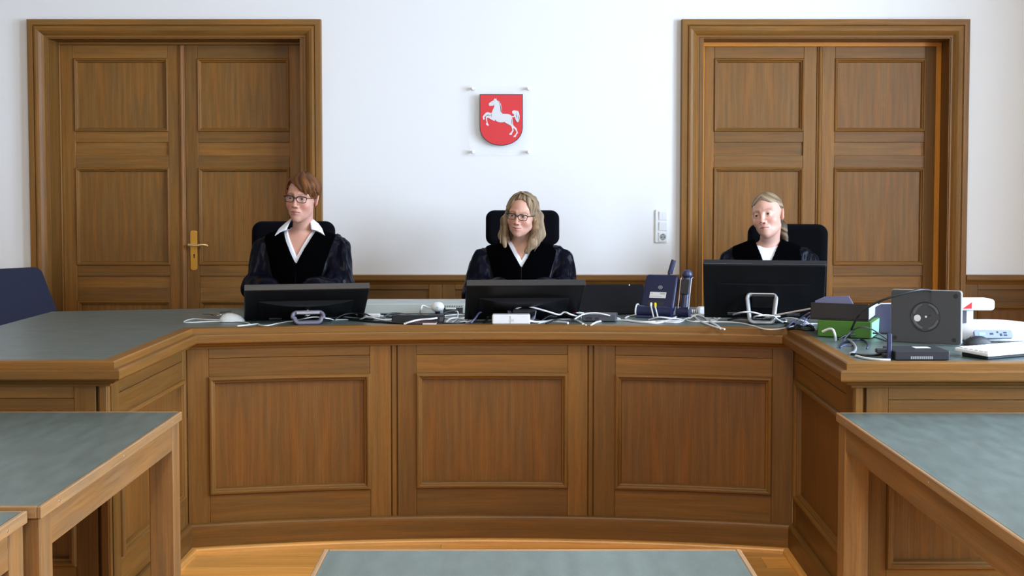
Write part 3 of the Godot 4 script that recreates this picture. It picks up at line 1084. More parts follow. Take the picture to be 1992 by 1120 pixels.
func office_chair(label: String, at: Vector3, turn: float, w: float, top: float, bh: float, head: bool, m: Material, lean := -0.16) -> void:
	var t := thing("office_chair", label, "chair", at, Vector3(0, turn, 0))
	var up := Vector3(0, cos(lean), sin(lean))
	var tip := Vector3(0, top, -0.22)
	var b: MB
	if head:
		b = mb(rot(lean, 0, 0, tip - up * 0.095))
		b.slab(w, 0.19, 0.075, 0.045, 0.03)
		obj("headrest", b, m, t)
		b = mb(rot(lean, 0, 0))
		b.xf.origin = tip - up * 0.22
		b.slab(0.07, 0.10, 0.02, 0.01, 0.004)
		obj("headrest_post", b, M.blackmat, t)
		tip -= up * 0.255
		bh = top - 0.255 - 0.48
	else:
		bh = top - 0.50
	b = mb(rot(lean, 0, 0, tip - up * bh * 0.5 / 1.0))
	b.slab(w, bh / cos(lean), 0.085, 0.055, 0.034, Vector3.ZERO, 1.02)
	obj("backrest", b, m, t)
	b = mb(rot(lean, 0, 0, tip - up * bh * 0.6 + Vector3(0, 0, -0.06)))
	b.slab(w * 0.5, bh * 0.7, 0.03, 0.04, 0.01)
	obj("back_shell", b, M.blackmat, t)
	b = mb(rot(-PI / 2, 0, 0, Vector3(0, 0.44, 0.03)))
	b.slab(0.48, 0.46, 0.085, 0.07, 0.032)
	obj("seat", b, m, t)
	b = mb()
	b.tube(curve([Vector3(0, 0.39, -0.10), Vector3(0, 0.38, -0.24), Vector3(0, 0.44, -0.31), Vector3(0, 0.60, -0.325)]), 0.022, 8)
	obj("back_bracket", b, M.blackmat, t)
	b = mb()
	b.lathe([[0.0, 0.06], [0.05, 0.06], [0.05, 0.12], [0.026, 0.14], [0.026, 0.37], [0.09, 0.38], [0.09, 0.395], [0.0, 0.395]], 16)
	obj("column", b, M.blackmat, t)
	for k in 5:
		var a := TAU * k / 5.0 + 0.3
		var d := Vector3(sin(a), 0, cos(a))
		b = mb()
		b.tube([d * 0.03 + Vector3(0, 0.10, 0), d * 0.16 + Vector3(0, 0.09, 0), d * 0.29 + Vector3(0, 0.068, 0)], 0.022, 6, 0.014)
		var leg := obj("base_leg", b, M.blackmat, t)
		b = mb()
		b.tube([d * 0.28 + Vector3(d.z, 0, -d.x) * 0.02 + Vector3(0, 0.027, 0), d * 0.28 - Vector3(d.z, 0, -d.x) * 0.02 + Vector3(0, 0.027, 0)], 0.027, 12)
		b.tube([d * 0.28 + Vector3(0, 0.03, 0), d * 0.28 + Vector3(0, 0.075, 0)], 0.008, 6)
		obj("caster", b, M.plastic, leg)


# ---------------------------------------------------------------- things on the bench
func desk_things() -> void:
	monitor("black flat screen seen from behind, tilted low in front of the person on the left", Vector3(-0.942, 0.962, -5.665), 0.535, 1.05, 0.22, Vector2(-0.885, -5.425), 0.145, 0.040, 0.026)
	monitor("black flat screen seen from behind, tilted low in front of the person in the middle", Vector3(0.042, 0.967, -5.645), 0.513, 1.0, 0.07, Vector2(0.045, -5.515), 0.135, 0.078, 0.026)
	monitor("taller black flat screen seen from behind, in front of the person on the right", Vector3(1.126, 0.972, -5.60), 0.522, 0.66, -0.19, Vector2(1.085, -5.432), 0.135, 0.115, 0.007)
	var b: MB
	var t := thing("computer_mouse", "white computer mouse at the left end of the bench beside the left-hand screen", "mouse", Vector3(-1.245, DESK, -5.56), Vector3(0, 0.25, 0))
	b = mb()
	var rings := []
	for i in 9:
		var a := i / 8.0 * PI
		var ring := PackedVector3Array()
		for k in 20:
			var f := TAU * k / 20.0
			ring.append(Vector3(-cos(a) * 0.056, maxf(0.0, sin(f)) * sin(a) * 0.036 * (1.0 + 0.25 * cos(a)) + 0.002, cos(f) * 0.031 * pow(sin(a), 0.6)))
		rings.append(ring)
	b.loft(rings)
	obj("mouse_body", b, M.offwhite, t)
	b = mb()
	b.tube(curve([Vector3(-0.045, 0.016, 0), Vector3(-0.02, 0.030, 0), Vector3(0.005, 0.0375, 0)]), 0.0012, 6)
	obj("mouse_seam", b, M.darkgrey, t)
	t = thing("key_bunch", "small bunch of brassy keys behind the white computer mouse", "keys", Vector3(-1.355, DESK, -5.74))
	b = mb(rot(PI / 2 - 0.25, 0, 0, Vector3(0.01, 0.011, 0)))
	var pts := []
	for k in 17:
		pts.append(Vector3(cos(TAU * k / 16.0), sin(TAU * k / 16.0), 0) * 0.017)
	b.tube(pts, 0.0014, 6)
	obj("key_ring", b, M.steel, t)
	for k in 4:
		b = mb(rot(-PI / 2 + 0.12, 0, 0, Vector3(0, 0.006 + 0.005 * k, 0)))
		b.xf = Transform3D(Basis(Vector3.UP, 0.9 + k * 1.25), Vector3.ZERO) * b.xf
		b.slab(0.020, 0.022, 0.003, 0.009, 0.001, Vector3(0, 0.026, 0))
		b.slab(0.008, 0.034, 0.0028, 0.001, 0.0005, Vector3(0, 0.05, 0))
		obj("key", b, M.gold if k % 2 == 0 else M.ink, t)
	# flat grey box
	t = thing("grey_box", "long flat light grey box with a dark socket between the left and middle screens", "box", Vector3(-0.462, DESK, -5.985))
	b = mb()
	b.box(Vector3(-0.243, 0.004, -0.125), Vector3(0.243, 0.052, 0.125), 0.004)
	obj("casing", b, M.greybox, t)
	b = mb()
	b.box(Vector3(0.14, 0.008, 0.12), Vector3(0.232, 0.034, 0.1262), 0.001)
	obj("socket", b, M.ink, t)
	b = mb()
	b.box(Vector3(0.15, 0.026, 0.124), Vector3(0.20, 0.033, 0.135), 0.002)
	obj("plug", b, M.offwhite, t)
	b = mb()
	for k in 8:
		b.box(Vector3(0.146 + k * 0.011, 0.038, 0.1245), Vector3(0.152 + k * 0.011, 0.042, 0.1258))
	obj("vent", b, M.ink, t)
	t = thing("dome_camera", "round white dome on a dark foot standing in front of the flat grey box", "camera", Vector3(-0.345, DESK, -5.80))
	b = mb()
	b.lathe([[0.0, 0.0], [0.034, 0.0], [0.034, 0.006], [0.012, 0.010], [0.012, 0.024], [0.0, 0.024]], 20)
	obj("foot", b, M.plastic, t)
	b = mb()
	b.lathe([[0.0, 0.021], [0.016, 0.022], [0.027, 0.030], [0.031, 0.040], [0.030, 0.050], [0.023, 0.060], [0.011, 0.066], [0.0, 0.067]], 24)
	obj("dome", b, M.white, t)
	b = mb(rot(0.1, 0, 0, Vector3(0.0, 0.042, 0.0305)))
	b.slab(0.010, 0.010, 0.002, 0.005, 0.0005)
	obj("badge", b, M.greybox, t)
	t = thing("power_strip", "flat black power strip lying in front of the flat grey box", "power strip", Vector3(-0.416, DESK, -5.545))
	b = mb()
	b.box(Vector3(-0.116, 0.0, -0.028), Vector3(0.116, 0.032, 0.028), 0.004)
	obj("strip_body", b, M.blackmat, t)
	for k in 3:
		b = mb(rot(-PI / 2, 0, 0, Vector3(-0.075 + k * 0.055, 0.0325, 0)))
		b.slab(0.040, 0.040, 0.002, 0.02, 0.0005)
		obj("socket", b, M.darkgrey, t)
	b = mb()
	b.box(Vector3(0.095, 0.004, 0.026), Vector3(0.112, 0.026, 0.0285), 0.001)
	obj("switch", b, M.darkgrey, t)
	t = thing("small_adapter", "small white cable adapter lying right of the left-hand screen", "adapter", Vector3(-0.635, DESK, -5.70), Vector3(0, -0.1, 0))
	b = mb()
	b.box(Vector3(-0.034, 0.003, -0.014), Vector3(0.034, 0.022, 0.014), 0.004)
	obj("adapter_body", b, M.white, t)
	b = mb()
	b.tube([Vector3(0.034, 0.011, 0), Vector3(0.05, 0.010, 0)], 0.005, 8)
	obj("strain_relief", b, M.offwhite, t)
	t = thing("red_notebook", "thin dark red booklet lying under the white plug on the edge of the bench", "booklet", Vector3(-0.40, DESK, -5.462))
	b = mb()
	b.box(Vector3(-0.07, 0.0, -0.03), Vector3(0.07, 0.009, 0.03), 0.002)
	obj("cover", b, M.darkred, t)
	b = mb()
	b.box(Vector3(-0.068, 0.002, -0.029), Vector3(0.0705, 0.007, 0.0305))
	obj("pages", b, M.offwhite, t)
	t = thing("power_adapter", "white rectangular power adapter on the edge below the middle screen", "adapter", Vector3(-0.004, DESK, -5.472), Vector3(0, 0.0, 0))
	b = mb()
	b.box(Vector3(-0.083, 0.0, -0.03), Vector3(0.083, 0.043, 0.03), 0.005)
	obj("adapter_body", b, M.white, t)
	b = mb()
	b.box(Vector3(-0.006, 0.004, 0.0295), Vector3(-0.001, 0.038, 0.0306))
	for k in 3:
		b.box(Vector3(0.002 + k * 0.004, 0.012, 0.0295), Vector3(0.0035 + k * 0.004, 0.024, 0.0304))
	obj("printed_label", b, M.greybox, t)
	t = thing("docking_box", "low dark box among cables right of the middle screen", "box", Vector3(0.395, DESK, -5.60), Vector3(0, -0.15, 0))
	b = mb()
	b.box(Vector3(-0.075, 0.003, -0.06), Vector3(0.075, 0.032, 0.06), 0.004)
	obj("casing", b, M.darkgrey, t)
	b = mb()
	b.box(Vector3(-0.06, 0.010, 0.058), Vector3(-0.03, 0.022, 0.0606))
	b.box(Vector3(-0.02, 0.010, 0.058), Vector3(0.0, 0.020, 0.0606))
	obj("port", b, M.ink, t)
	b = mb()
	b.tube([Vector3(-0.12, 0.035, 0.015), Vector3(-0.105, 0.037, 0.016)], 0.004, 8)
	obj("red_plug", b, M.red, t)
	b = mb()
	b.tube([Vector3(-0.105, 0.037, 0.016), Vector3(-0.07, 0.032, 0.016)], 0.005, 8)
	obj("plug", b, M.offwhite, t)
	# the lid of a notebook
	t = thing("laptop", "open black laptop seen from behind between the middle screen and the blue telephone", "laptop", Vector3(0.475, DESK, -5.865), Vector3(0, 0.03, 0))
	b = mb(rot(-0.80, 0, 0, Vector3(0, 0.072, -0.055)))
	b.slab(0.315, 0.168, 0.010, 0.008, 0.003)
	obj("lid", b, M.black, t)
	b = mb(rot(-0.80, 0, 0, Vector3(0, 0.0705, -0.0575)))
	b.slab(0.319, 0.172, 0.006, 0.008, 0.002)
	obj("lid_rim", b, M.bezel, t)
	b = mb()
	b.box(Vector3(-0.155, 0.002, -0.22), Vector3(0.155, 0.016, 0.0), 0.003)
	obj("keyboard_base", b, M.black, t)
	b = mb(rot(-0.80, 0, 0, Vector3(0.088, 0.131, -0.103)))
	b.slab(0.007, 0.007, 0.004, 0.0035, 0.001)
	obj("indicator", b, M.white, t)
	telephone()
	t = thing("white_puck", "small white round-cornered charger between the blue telephone and the right-hand screen", "charger", Vector3(0.895, DESK, -5.84), Vector3(0, 0.1, 0))
	b = mb()
	b.slab(0.064, 0.040, 0.05, 0.016, 0.010, Vector3(0, 0.021, 0))
	obj("charger_body", b, M.white, t)
	b = mb()
	b.slab(0.006, 0.006, 0.002, 0.003, 0.0005, Vector3(0.004, 0.024, 0.0255))
	obj("badge", b, M.greybox, t)
	b = mb()
	for k in 4:
		b.tube([Vector3(-0.034 - k * 0.009, 0.018, 0), Vector3(-0.039 - k * 0.009, 0.018, 0)], 0.010, 10)
	obj("plug_ribs", b, M.offwhite, t)
	b = mb()
	b.tube([Vector3(-0.03, 0.018, 0), Vector3(-0.075, 0.018, 0)], 0.007, 8)
	obj("plug_core", b, M.ink, t)
	right_wing()


func monitor(label: String, foot: Vector3, w: float, lean: float, yaw: float, loop_at: Vector2, lw: float, lh: float, bulge: float) -> void:
	var t := thing("monitor", label, "monitor", Vector3(foot.x, DESK, foot.z), Vector3(0, yaw, 0))
	var h := 0.322
	var up := Vector3(0, cos(lean), sin(lean))
	var out := Vector3(0, -sin(lean), cos(lean))
	var lift := foot.y - DESK
	var pan := rot(lean, 0, 0, Vector3(0, lift, 0) + up * h * 0.5)
	var b := mb(pan)
	b.box(Vector3(-w / 2, -h / 2, -0.014), Vector3(w / 2, h / 2 - 0.001, 0.014), 0.004)
	obj("screen_back", b, M.black, t)
	b = mb(pan)
	b.box(Vector3(-w / 2, h / 2 - 0.0012, -0.0145), Vector3(w / 2, h / 2 + 0.004, 0.0135), 0.0015)
	obj("top_rim", b, M.bezel, t)
	b = mb(pan)
	b.box(Vector3(-w / 2 + 0.012, -h / 2 + 0.014, -0.0155), Vector3(w / 2 - 0.012, h / 2 - 0.012, -0.0138))
	obj("screen", b, mat(0.02, 0.02, 0.025, 0.12), t)
	# the raised rear cover with its curved upper bevel
	b = mb(pan)
	var hw := w * 0.385
	var zh := 0.016 + bulge
	var y0 := 0.052
	var y1 := -h / 2 + 0.012
	var nn := 20
	for i in nn:
		var xa := lerpf(-hw, hw, float(i) / nn)
		var xb := lerpf(-hw, hw, float(i + 1) / nn)
		var za := 0.016 + bulge * (1.0 - pow(xa / hw, 2.0))
		var zb := 0.016 + bulge * (1.0 - pow(xb / hw, 2.0))
		b.quad(Vector3(xa, y0, 0.013), Vector3(xb, y0, 0.013), Vector3(xb, y0 - 0.002, zb), Vector3(xa, y0 - 0.002, za), Vector3(0, 1, 0.1))
		b.quad(Vector3(xa, y0 - 0.002, za), Vector3(xb, y0 - 0.002, zb), Vector3(xb, y1, 0.015), Vector3(xa, y1, 0.015), Vector3((za - zb) / (xb - xa), -(za - 0.015) / (y0 - y1), 1).normalized())
		b.quad(Vector3(xa, y1, 0.015), Vector3(xb, y1, 0.015), Vector3(xb, y1 - 0.006, 0.013), Vector3(xa, y1 - 0.006, 0.013), Vector3(0, -1, 0.2))
	for s in [-1.0, 1.0]:
		b.quad(Vector3(s * hw, y0, 0.013), Vector3(s * hw, y0 - 0.002, 0.016), Vector3(s * hw, y1, 0.015), Vector3(s * hw, y1 - 0.006, 0.013), Vector3(s, 0, 0))
	var cover := obj("rear_cover", b, M.black, t)
	for s in [-1.0, 1.0]:
		b = mb(pan)
		b.box(Vector3(s * 0.13 - 0.028, y1 + 0.014, 0.012), Vector3(s * 0.13 + 0.028, y1 + 0.028, 0.0175 + bulge * 0.14), 0.001)
		obj("port_cover", b, M.darkgrey, cover)
	b = mb(pan)
	b.box(Vector3(-0.05, -0.075, zh - 0.002), Vector3(0.05, 0.0, zh + 0.012), 0.003)
	obj("hinge_plate", b, M.plastic, t)
	# loop-shaped foot
	var l := Basis(Vector3.UP, -yaw) * Vector3(loop_at.x - foot.x, 0, loop_at.y - foot.z)
	var top := lh + 0.012
	var back := lh * 0.55
	var ring := []
	var r := 0.018
	for q in 4:
		for s in 5:
			var a := (q + s / 4.0) * PI / 2.0
			var wx := lw / 2.0 - 0.006 if q < 2 else lw / 2.0 - 0.016
			var p := Vector2((wx - r) * (1 if q == 0 or q == 3 else -1) + cos(a) * r, lerpf(0.010 + r, top - r, 1.0 if q < 2 else 0.0) + sin(a) * r)
			ring.append(Vector3(l.x + p.x, p.y, l.z - back * p.y / top))
	ring.append(ring[0])
	ring.append(ring[1])
	b = mb()
	b.tube(ring, 0.0085, 8, -1.0, 1.3)
	obj("loop_foot", b, M.silver if bulge < 0.01 else mat(0.36, 0.35, 0.41, 0.4), t)
	var mount := Vector3(0, lift, 0) + up * (h * 0.5 - 0.06) + out * zh
	b = mb()
	b.tube([Vector3(l.x, top - 0.002, l.z - back), Vector3(l.x * 0.4, maxf(mount.y, top * 0.8), lerpf(l.z - back, mount.z, 0.6)), mount - out * 0.006], 0.014, 8)
	b.slab(0.036 if bulge < 0.01 else 0.10, 0.012, 0.014, 0.003, 0.002, Vector3(l.x, top + (0.006 if bulge < 0.01 else 0.0), l.z - back + (0.0 if bulge < 0.01 else 0.006)))
	obj("hinge_arm", b, M.silver, t)
	b = mb()
	b.box(Vector3(l.x - 0.055, 0.0, l.z - 0.16), Vector3(l.x + 0.055, 0.010, l.z - 0.006), 0.003)
	obj("foot_plate", b, M.plastic, t)


func telephone() -> void:
	var t := thing("desk_telephone", "dark blue desk telephone seen from behind with a white label and a microphone on top", "telephone", Vector3(0.655, DESK, -5.735), Vector3(0, -0.42, 0))
	var lean := rot(-0.52, 0, 0, Vector3(0, 0.03, -0.005))
	var b := mb(lean)
	b.slab(0.160, 0.180, 0.034, 0.016, 0.010, Vector3(0.010, 0.091, 0), 0.97)
	obj("phone_back", b, M.navy, t)
	b = mb(Transform3D(lean.basis, lean * Vector3(0.012, 0.112, 0.0165)))
	var ring := []
	for k in 25:
		ring.append(Vector3(cos(TAU * k / 24.0) * 0.0085, sin(TAU * k / 24.0) * 0.0085, 0.001))
	b.tube(ring, 0.0014, 6)
	for k in [[-0.6, -0.5, 0.6, 0.5], [-0.6, 0.5, 0.6, -0.5], [0.0, -0.8, 0.0, 0.8]]:
		b.tube([Vector3(k[0] * 0.008, k[1] * 0.008, 0.001), Vector3(k[2] * 0.008, k[3] * 0.008, 0.001)], 0.001, 5)
	obj("round_emblem", b, M.silver, t)
	b = mb(Transform3D(lean.basis, lean * Vector3(0.006, 0.073, 0.0172)))
	b.slab(0.078, 0.030, 0.001, 0.001, 0.0002)
	var lab := obj("paper_label", b, M.white, t)
	b = mb(Transform3D(lean.basis, lean * Vector3(0.006, 0.073, 0.0179)))
	b.box(Vector3(-0.034, 0.006, 0), Vector3(-0.026, 0.010, 0.0003))
	b.box(Vector3(0.010, 0.003, 0), Vector3(0.034, 0.011, 0.0003))
	for k in 9:
		b.box(Vector3(-0.034 + k * 0.0062, -0.0095, 0), Vector3(-0.030 + k * 0.0062, -0.0065, 0.0003))
	obj("print", b, M.greybox, lab)
	b = mb(Transform3D(lean.basis, lean * Vector3(0.0, 0.030, 0.0165)))
	b.slab(0.075, 0.026, 0.004, 0.008, 0.001)
	obj("socket_recess", b, M.ink, t)
	b = mb()
	b.tube([Vector3(-0.075, 0.028, 0.012), Vector3(0.085, 0.028, 0.012)], 0.028, 18)
	obj("base_roll", b, M.navy, t)
	b = mb()
	b.tube([Vector3(-0.079, 0.028, 0.012), Vector3(-0.0755, 0.028, 0.012)], 0.030, 18)
	obj("end_cap", b, M.ink, t)
	b = mb()
	ring = []
	for k in 19:
		var a := -0.5 + k * 0.25
		ring.append(Vector3(-0.079, 0.029 + sin(a) * 0.031, 0.012 + cos(a) * 0.031))
	b.tube(ring, 0.004, 8)
	obj("cable_round_cap", b, M.offwhite, t)
	b = mb()
	b.box(Vector3(-0.08, 0.0, -0.06), Vector3(0.085, 0.012, 0.045), 0.004)
	obj("base_plate", b, M.bluegrey, t)
	for k in [[-0.014, 0], [0.006, 1]]:
		b = mb()
		b.tube(curve([Vector3(k[0], 0.066, 0.012), Vector3(k[0] + 0.006, 0.052, 0.030)]), 0.0058, 8)
		obj("plug", b, M.yellow if k[1] else M.offwhite, t)
		b = mb()
		b.tube(curve([Vector3(k[0] + 0.006, 0.052, 0.030), Vector3(k[0] + 0.018, 0.032, 0.050), Vector3(k[0] + 0.028, 0.008, 0.060)]), 0.0036, 8)
		obj("lead", b, M.offwhite, t)
	# handset at the far side and its cradle
	b = mb()
	b.tube([Vector3(0.092, 0.026, -0.045), Vector3(0.152, 0.026, -0.045)], 0.024, 16)
	obj("cradle_base", b, M.navy, t)
	b = mb()
	b.tube([Vector3(0.123, 0.03, -0.05), Vector3(0.125, 0.055, -0.055), Vector3(0.125, 0.10, -0.07), Vector3(0.125, 0.185, -0.10)], 0.019, 12, 0.017)
	b.lathe([[0.0, -0.02], [0.022, -0.012], [0.025, 0.0], [0.020, 0.015], [0.010, 0.022], [0.0, 0.024]], 16, Vector3(0.125, 0.195, -0.10))
	obj("handset", b, M.bluegrey, t)
	b = mb(rot(-0.34, 0, 0, Vector3(0.125, 0.14, -0.062)))
	b.slab(0.036, 0.07, 0.008, 0.004, 0.002)
	obj("handset_grip", b, M.ink, t)
	for x in [0.101, 0.150]:
		b = mb()
		b.tube([Vector3(x, 0.04, -0.03), Vector3(x, 0.178, -0.075), Vector3(x, 0.182, -0.10)], 0.003, 6)
		obj("cradle_prong", b, M.silver, t)
	b = mb()
	b.tube([Vector3(0.034, 0.172, -0.09), Vector3(0.038, 0.20, -0.10), Vector3(0.052, 0.25, -0.105)], 0.006, 8)
	obj("microphone_stem", b, M.ink, t)
	b = mb()
	b.tube([Vector3(0.040, 0.197, -0.103), Vector3(0.041, 0.201, -0.103), Vector3(0.055, 0.253, -0.107), Vector3(0.057, 0.260, -0.108)], 0.0125, 12, 0.0115)
	obj("microphone", b, M.bluegrey, t)


func right_wing() -> void:
	var b: MB
	var t := thing("green_box", "flat bright green box with a pale side under the black tray on the right", "box", Vector3(1.315, DESK, -4.946), Vector3(0, -0.42, 0))
	b = mb()
	b.box(Vector3(-0.104, 0.002, -0.30), Vector3(0.104, 0.068, 0.0), 0.003)
	obj("box_body", b, M.green, t)
	b = mb()
	b.box(Vector3(0.1035, 0.006, -0.296), Vector3(0.1065, 0.064, -0.004), 0.001)
	obj("pale_side", b, M.palegreen, t)
	t = thing("letter_tray", "open black letter tray with a pale side standing on the green box", "tray", Vector3(1.300, DESK + 0.0685, -4.962), Vector3(0, -0.40, 0))
	for r in [[-0.113, 0.113, 0.0, 0.006, -0.30, 0.0, 0], [-0.113, 0.113, 0.006, 0.068, -0.006, 0.0, 0], [-0.113, 0.113, 0.006, 0.04, -0.30, -0.294, 0], [-0.113, -0.107, 0.006, 0.05, -0.294, -0.006, 0], [0.107, 0.113, 0.006, 0.05, -0.294, -0.006, 1]]:
		b = mb()
		b.box(Vector3(r[0], r[2], r[4]), Vector3(r[1], r[3], r[5]), 0.0015)
		obj("tray_wall", b, mat(0.09, 0.065, 0.06, 0.5) if r[6] == 0 else M.greybox, t)
	t = thing("grey_folder", "lavender grey folder leaning inside the black letter tray", "folder", Vector3(1.315, DESK + 0.0755, -5.06), Vector3(0, -0.40, 0))
	b = mb(rot(-0.15, 0, 0))
	b.prism(PackedVector2Array([Vector2(-0.088, 0.0), Vector2(0.075, 0.0), Vector2(0.075, 0.035), Vector2(0.045, 0.084), Vector2(-0.05, 0.078), Vector2(-0.088, 0.060)]), -0.004, 0.004, 0.001)
	obj("cover", b, M.lavender, t)
	t = thing("navy_folder", "dark blue folder with a white edge standing between the black tray and the grey stand", "folder", Vector3(1.52, DESK, -5.08), Vector3(0, -0.30, 0))
	b = mb(rot(-0.2, 0, 0))
	b.prism(PackedVector2Array([Vector2(-0.085, 0.0), Vector2(0.11, 0.0), Vector2(0.11, 0.128), Vector2(-0.02, 0.122), Vector2(-0.085, 0.085)]), -0.006, 0.004, 0.001)
	obj("cover", b, M.bluegrey, t)
	b = mb(rot(-0.2, 0, 0))
	b.tube([Vector3(-0.087, 0.085, -0.001), Vector3(-0.02, 0.1235, -0.001), Vector3(0.11, 0.1295, -0.001)], 0.004, 6)
	obj("white_edge", b, M.white, t)
	# upturned stand: a square plate with a turning disc
	t = thing("tablet_stand", "dark grey square base plate with a round disc, standing upright on its edge", "stand", Vector3(1.576, DESK, -4.763), Vector3(0, -0.60, 0))
	var xf := rot(-0.05, 0, 0.02, Vector3(0, 0.104, 0))
	b = mb(xf)
	b.slab(0.262, 0.200, 0.006, 0.010, 0.001, Vector3(0, 0, -0.001))
	obj("base_plate", b, M.plate, t)
	b = mb(xf)
	b.slab(0.268, 0.206, 0.012, 0.012, 0.003, Vector3(0, 0, -0.0095))
	obj("silver_rim", b, M.silver, t)
	b = mb(xf)
	var ring := []
	for r in [0.056, 0.0555]:
		ring = []
		for k in 37:
			ring.append(Vector3(cos(TAU * k / 36.0) * r, sin(TAU * k / 36.0) * r, 0.0022))
		b.tube(ring, 0.0012, 5)
	obj("disc_groove", b, M.ink, t)
	for q in 4:
		b = mb(xf)
		ring = []
		for k in 9:
			var a := q * PI / 2.0 + 0.25 + k / 8.0 * 1.07
			ring.append(Vector3(cos(a) * 0.047, sin(a) * 0.047, 0.0022))
		b.tube(ring, 0.006, 6, -1.0, 0.2, Vector3(0, 0, 1))
		obj("disc_slot", b, mat(0.33, 0.32, 0.33, 0.5), t)
	for k in [[-0.030, -0.006, 0.013, 0], [0.002, 0.0, 0.0042, 0], [0.018, 0.006, 0.003, 1], [0.112, 0.082, 0.009, 1], [-0.115, -0.084, 0.008, 1], [0.108, -0.084, 0.008, 1]]:
		b = mb(Transform3D(xf.basis, xf * Vector3(k[0], k[1], 0.0022)))
		b.slab(k[2] * 2, k[2] * 2, 0.0016, k[2], 0.0004)
		obj("white_sticker" if k[3] == 0 else "screw", b, M.white if k[3] == 0 else M.ink, t)
	b = mb()
	b.tube([Vector3(0, 0.12, -0.014), Vector3(0, 0.06, -0.05), Vector3(0, 0.006, -0.09)], 0.012, 8)
	obj("strut", b, M.darkgrey, t)
	t = thing("network_box", "flat dark network box with an upright aerial at the front right corner of the bench", "network box", Vector3(1.412, DESK, -4.365))
	b = mb()
	b.box(Vector3(-0.094, 0.002, -0.075), Vector3(0.094, 0.034, 0.072), 0.003)
	obj("casing", b, M.darkgrey if false else mat(0.10, 0.10, 0.12, 0.5), t)
	b = mb()
	b.box(Vector3(0.0, 0.0338, -0.045), Vector3(0.055, 0.0346, -0.005))
	obj("paper_label", b, M.white, t)
	b = mb()
	for k in 12:
		b.box(Vector3(-0.04 + k * 0.0065, 0.006, 0.0715), Vector3(-0.0355 + k * 0.0065, 0.016, 0.0728))
	obj("vent", b, M.silver, t)
	b = mb()
	b.tube([Vector3(-0.108, 0.001, 0.050), Vector3(-0.108, 0.010, 0.050)], 0.010, 10)
	b.box(Vector3(-0.116, 0.0, 0.045), Vector3(-0.100, 0.092, 0.055), 0.003)
	obj("aerial", b, M.bluegrey, t)
	b = mb()
	b.box(Vector3(-0.14, 0.018, -0.01), Vector3(-0.093, 0.034, 0.012), 0.003)
	b.box(Vector3(-0.125, 0.006, 0.015), Vector3(-0.093, 0.020, 0.035), 0.003)
	obj("plug", b, M.ink, t)
	# keyboard
	t = thing("keyboard", "white computer keyboard lying askew at the right edge of the bench", "keyboard", Vector3(1.787, DESK, -4.455), Vector3(0, 0.49, 0))
	xf = rot(-PI / 2 + 0.03, 0, 0, Vector3(0, 0.022, 0))
	b = mb(xf)
	b.slab(0.42, 0.150, 0.012, 0.006, 0.003)
	obj("keyboard_body", b, M.white, t)
	b = mb(xf)
	for r in 6:
		for k in 19:
			b.box(Vector3(-0.200 + k * 0.0211, -0.066 + r * 0.0218, 0.005), Vector3(-0.1808 + k * 0.0211, -0.0465 + r * 0.0218, 0.0105), 0.0018)
	var keys := obj("keys", b, M.white, t)
	keys.set_meta("kind", "stuff")
	b = mb()
	b.box(Vector3(-0.19, 0.0, -0.06), Vector3(0.19, 0.016, 0.055), 0.003)
	obj("keyboard_underside", b, M.ink, t)
	t = thing("black_mouse", "black computer mouse between the white keyboard and the document camera", "mouse", Vector3(1.765, DESK, -4.735), Vector3(0, 0.2, 0))
	b = mb()
	var rings := []
	for i in 9:
		var a := i / 8.0 * PI
		var rr := PackedVector3Array()
		for k in 18:
			var f := TAU * k / 18.0
			rr.append(Vector3(-cos(a) * 0.055, maxf(0.0, sin(f)) * sin(a) * 0.034 + 0.001, cos(f) * 0.031 * pow(sin(a), 0.6)))
		rings.append(rr)
	b.loft(rings)
	obj("mouse_body", b, M.blackmat, t)
	b = mb()
	b.tube([Vector3(-0.03, 0.030, 0), Vector3(-0.015, 0.0345, 0)], 0.003, 8)
	obj("wheel", b, M.darkgrey, t)
	# document camera
	t = thing("document_camera", "large white document camera with a port panel behind the keyboard", "document camera", Vector3(1.90, DESK, -4.98), Vector3(0, 0.0, 0))
	b = mb(Transform3D(Basis(Vector3(1.5, 0, 0), Vector3.UP, Vector3(0, 0, 1.05)), Vector3.ZERO))
	b.lathe([[0.0, 0.0], [0.155, 0.0], [0.165, 0.008], [0.163, 0.022], [0.150, 0.040], [0.12, 0.055], [0.07, 0.064], [0.0, 0.066]], 40)
	obj("base", b, M.white, t)
	b = mb(rot(-0.55, 0.03, 0, Vector3(-0.045, 0.030, 0.165)))
	b.slab(0.150, 0.036, 0.012, 0.010, 0.002)
	var pp := obj("port_panel", b, mat(0.50, 0.54, 0.64, 0.4), t)
	for k in [[-0.045, 0.0, 0.024, 0.012, M.palegreen], [-0.008, 0.0, 0.014, 0.007, M.navy], [0.016, 0.007, 0.007, 0.007, M.ink], [0.028, -0.004, 0.009, 0.010, M.ink], [0.045, 0.005, 0.013, 0.006, M.ink], [0.045, -0.006, 0.013, 0.006, M.ink]]:
		b = mb(Transform3D(rot(-0.55, 0.03, 0).basis, rot(-0.55, 0.03, 0, Vector3(-0.045, 0.030, 0.165)) * Vector3(k[0], k[1], 0.006)))
		b.slab(k[2], k[3], 0.002, 0.001, 0.0004)
		obj("port", b, k[4], pp)
	b = mb()
	b.slab(0.055, 0.075, 0.05, 0.006, 0.004, Vector3(-0.105, 0.085, 0.02), 1.0)
	obj("column", b, M.white, t)
	b = mb()
	b.slab(0.026, 0.050, 0.004, 0.002, 0.001, Vector3(-0.118, 0.085, 0.046))
	obj("mechanism", b, M.darkgrey, t)
	b = mb()
	b.slab(0.150, 0.046, 0.09, 0.014, 0.008, Vector3(-0.075, 0.135, 0.02))
	obj("camera_head", b, M.white, t)
	b = mb(Transform3D(Basis.IDENTITY, Vector3(0, 0, 0.0652)))
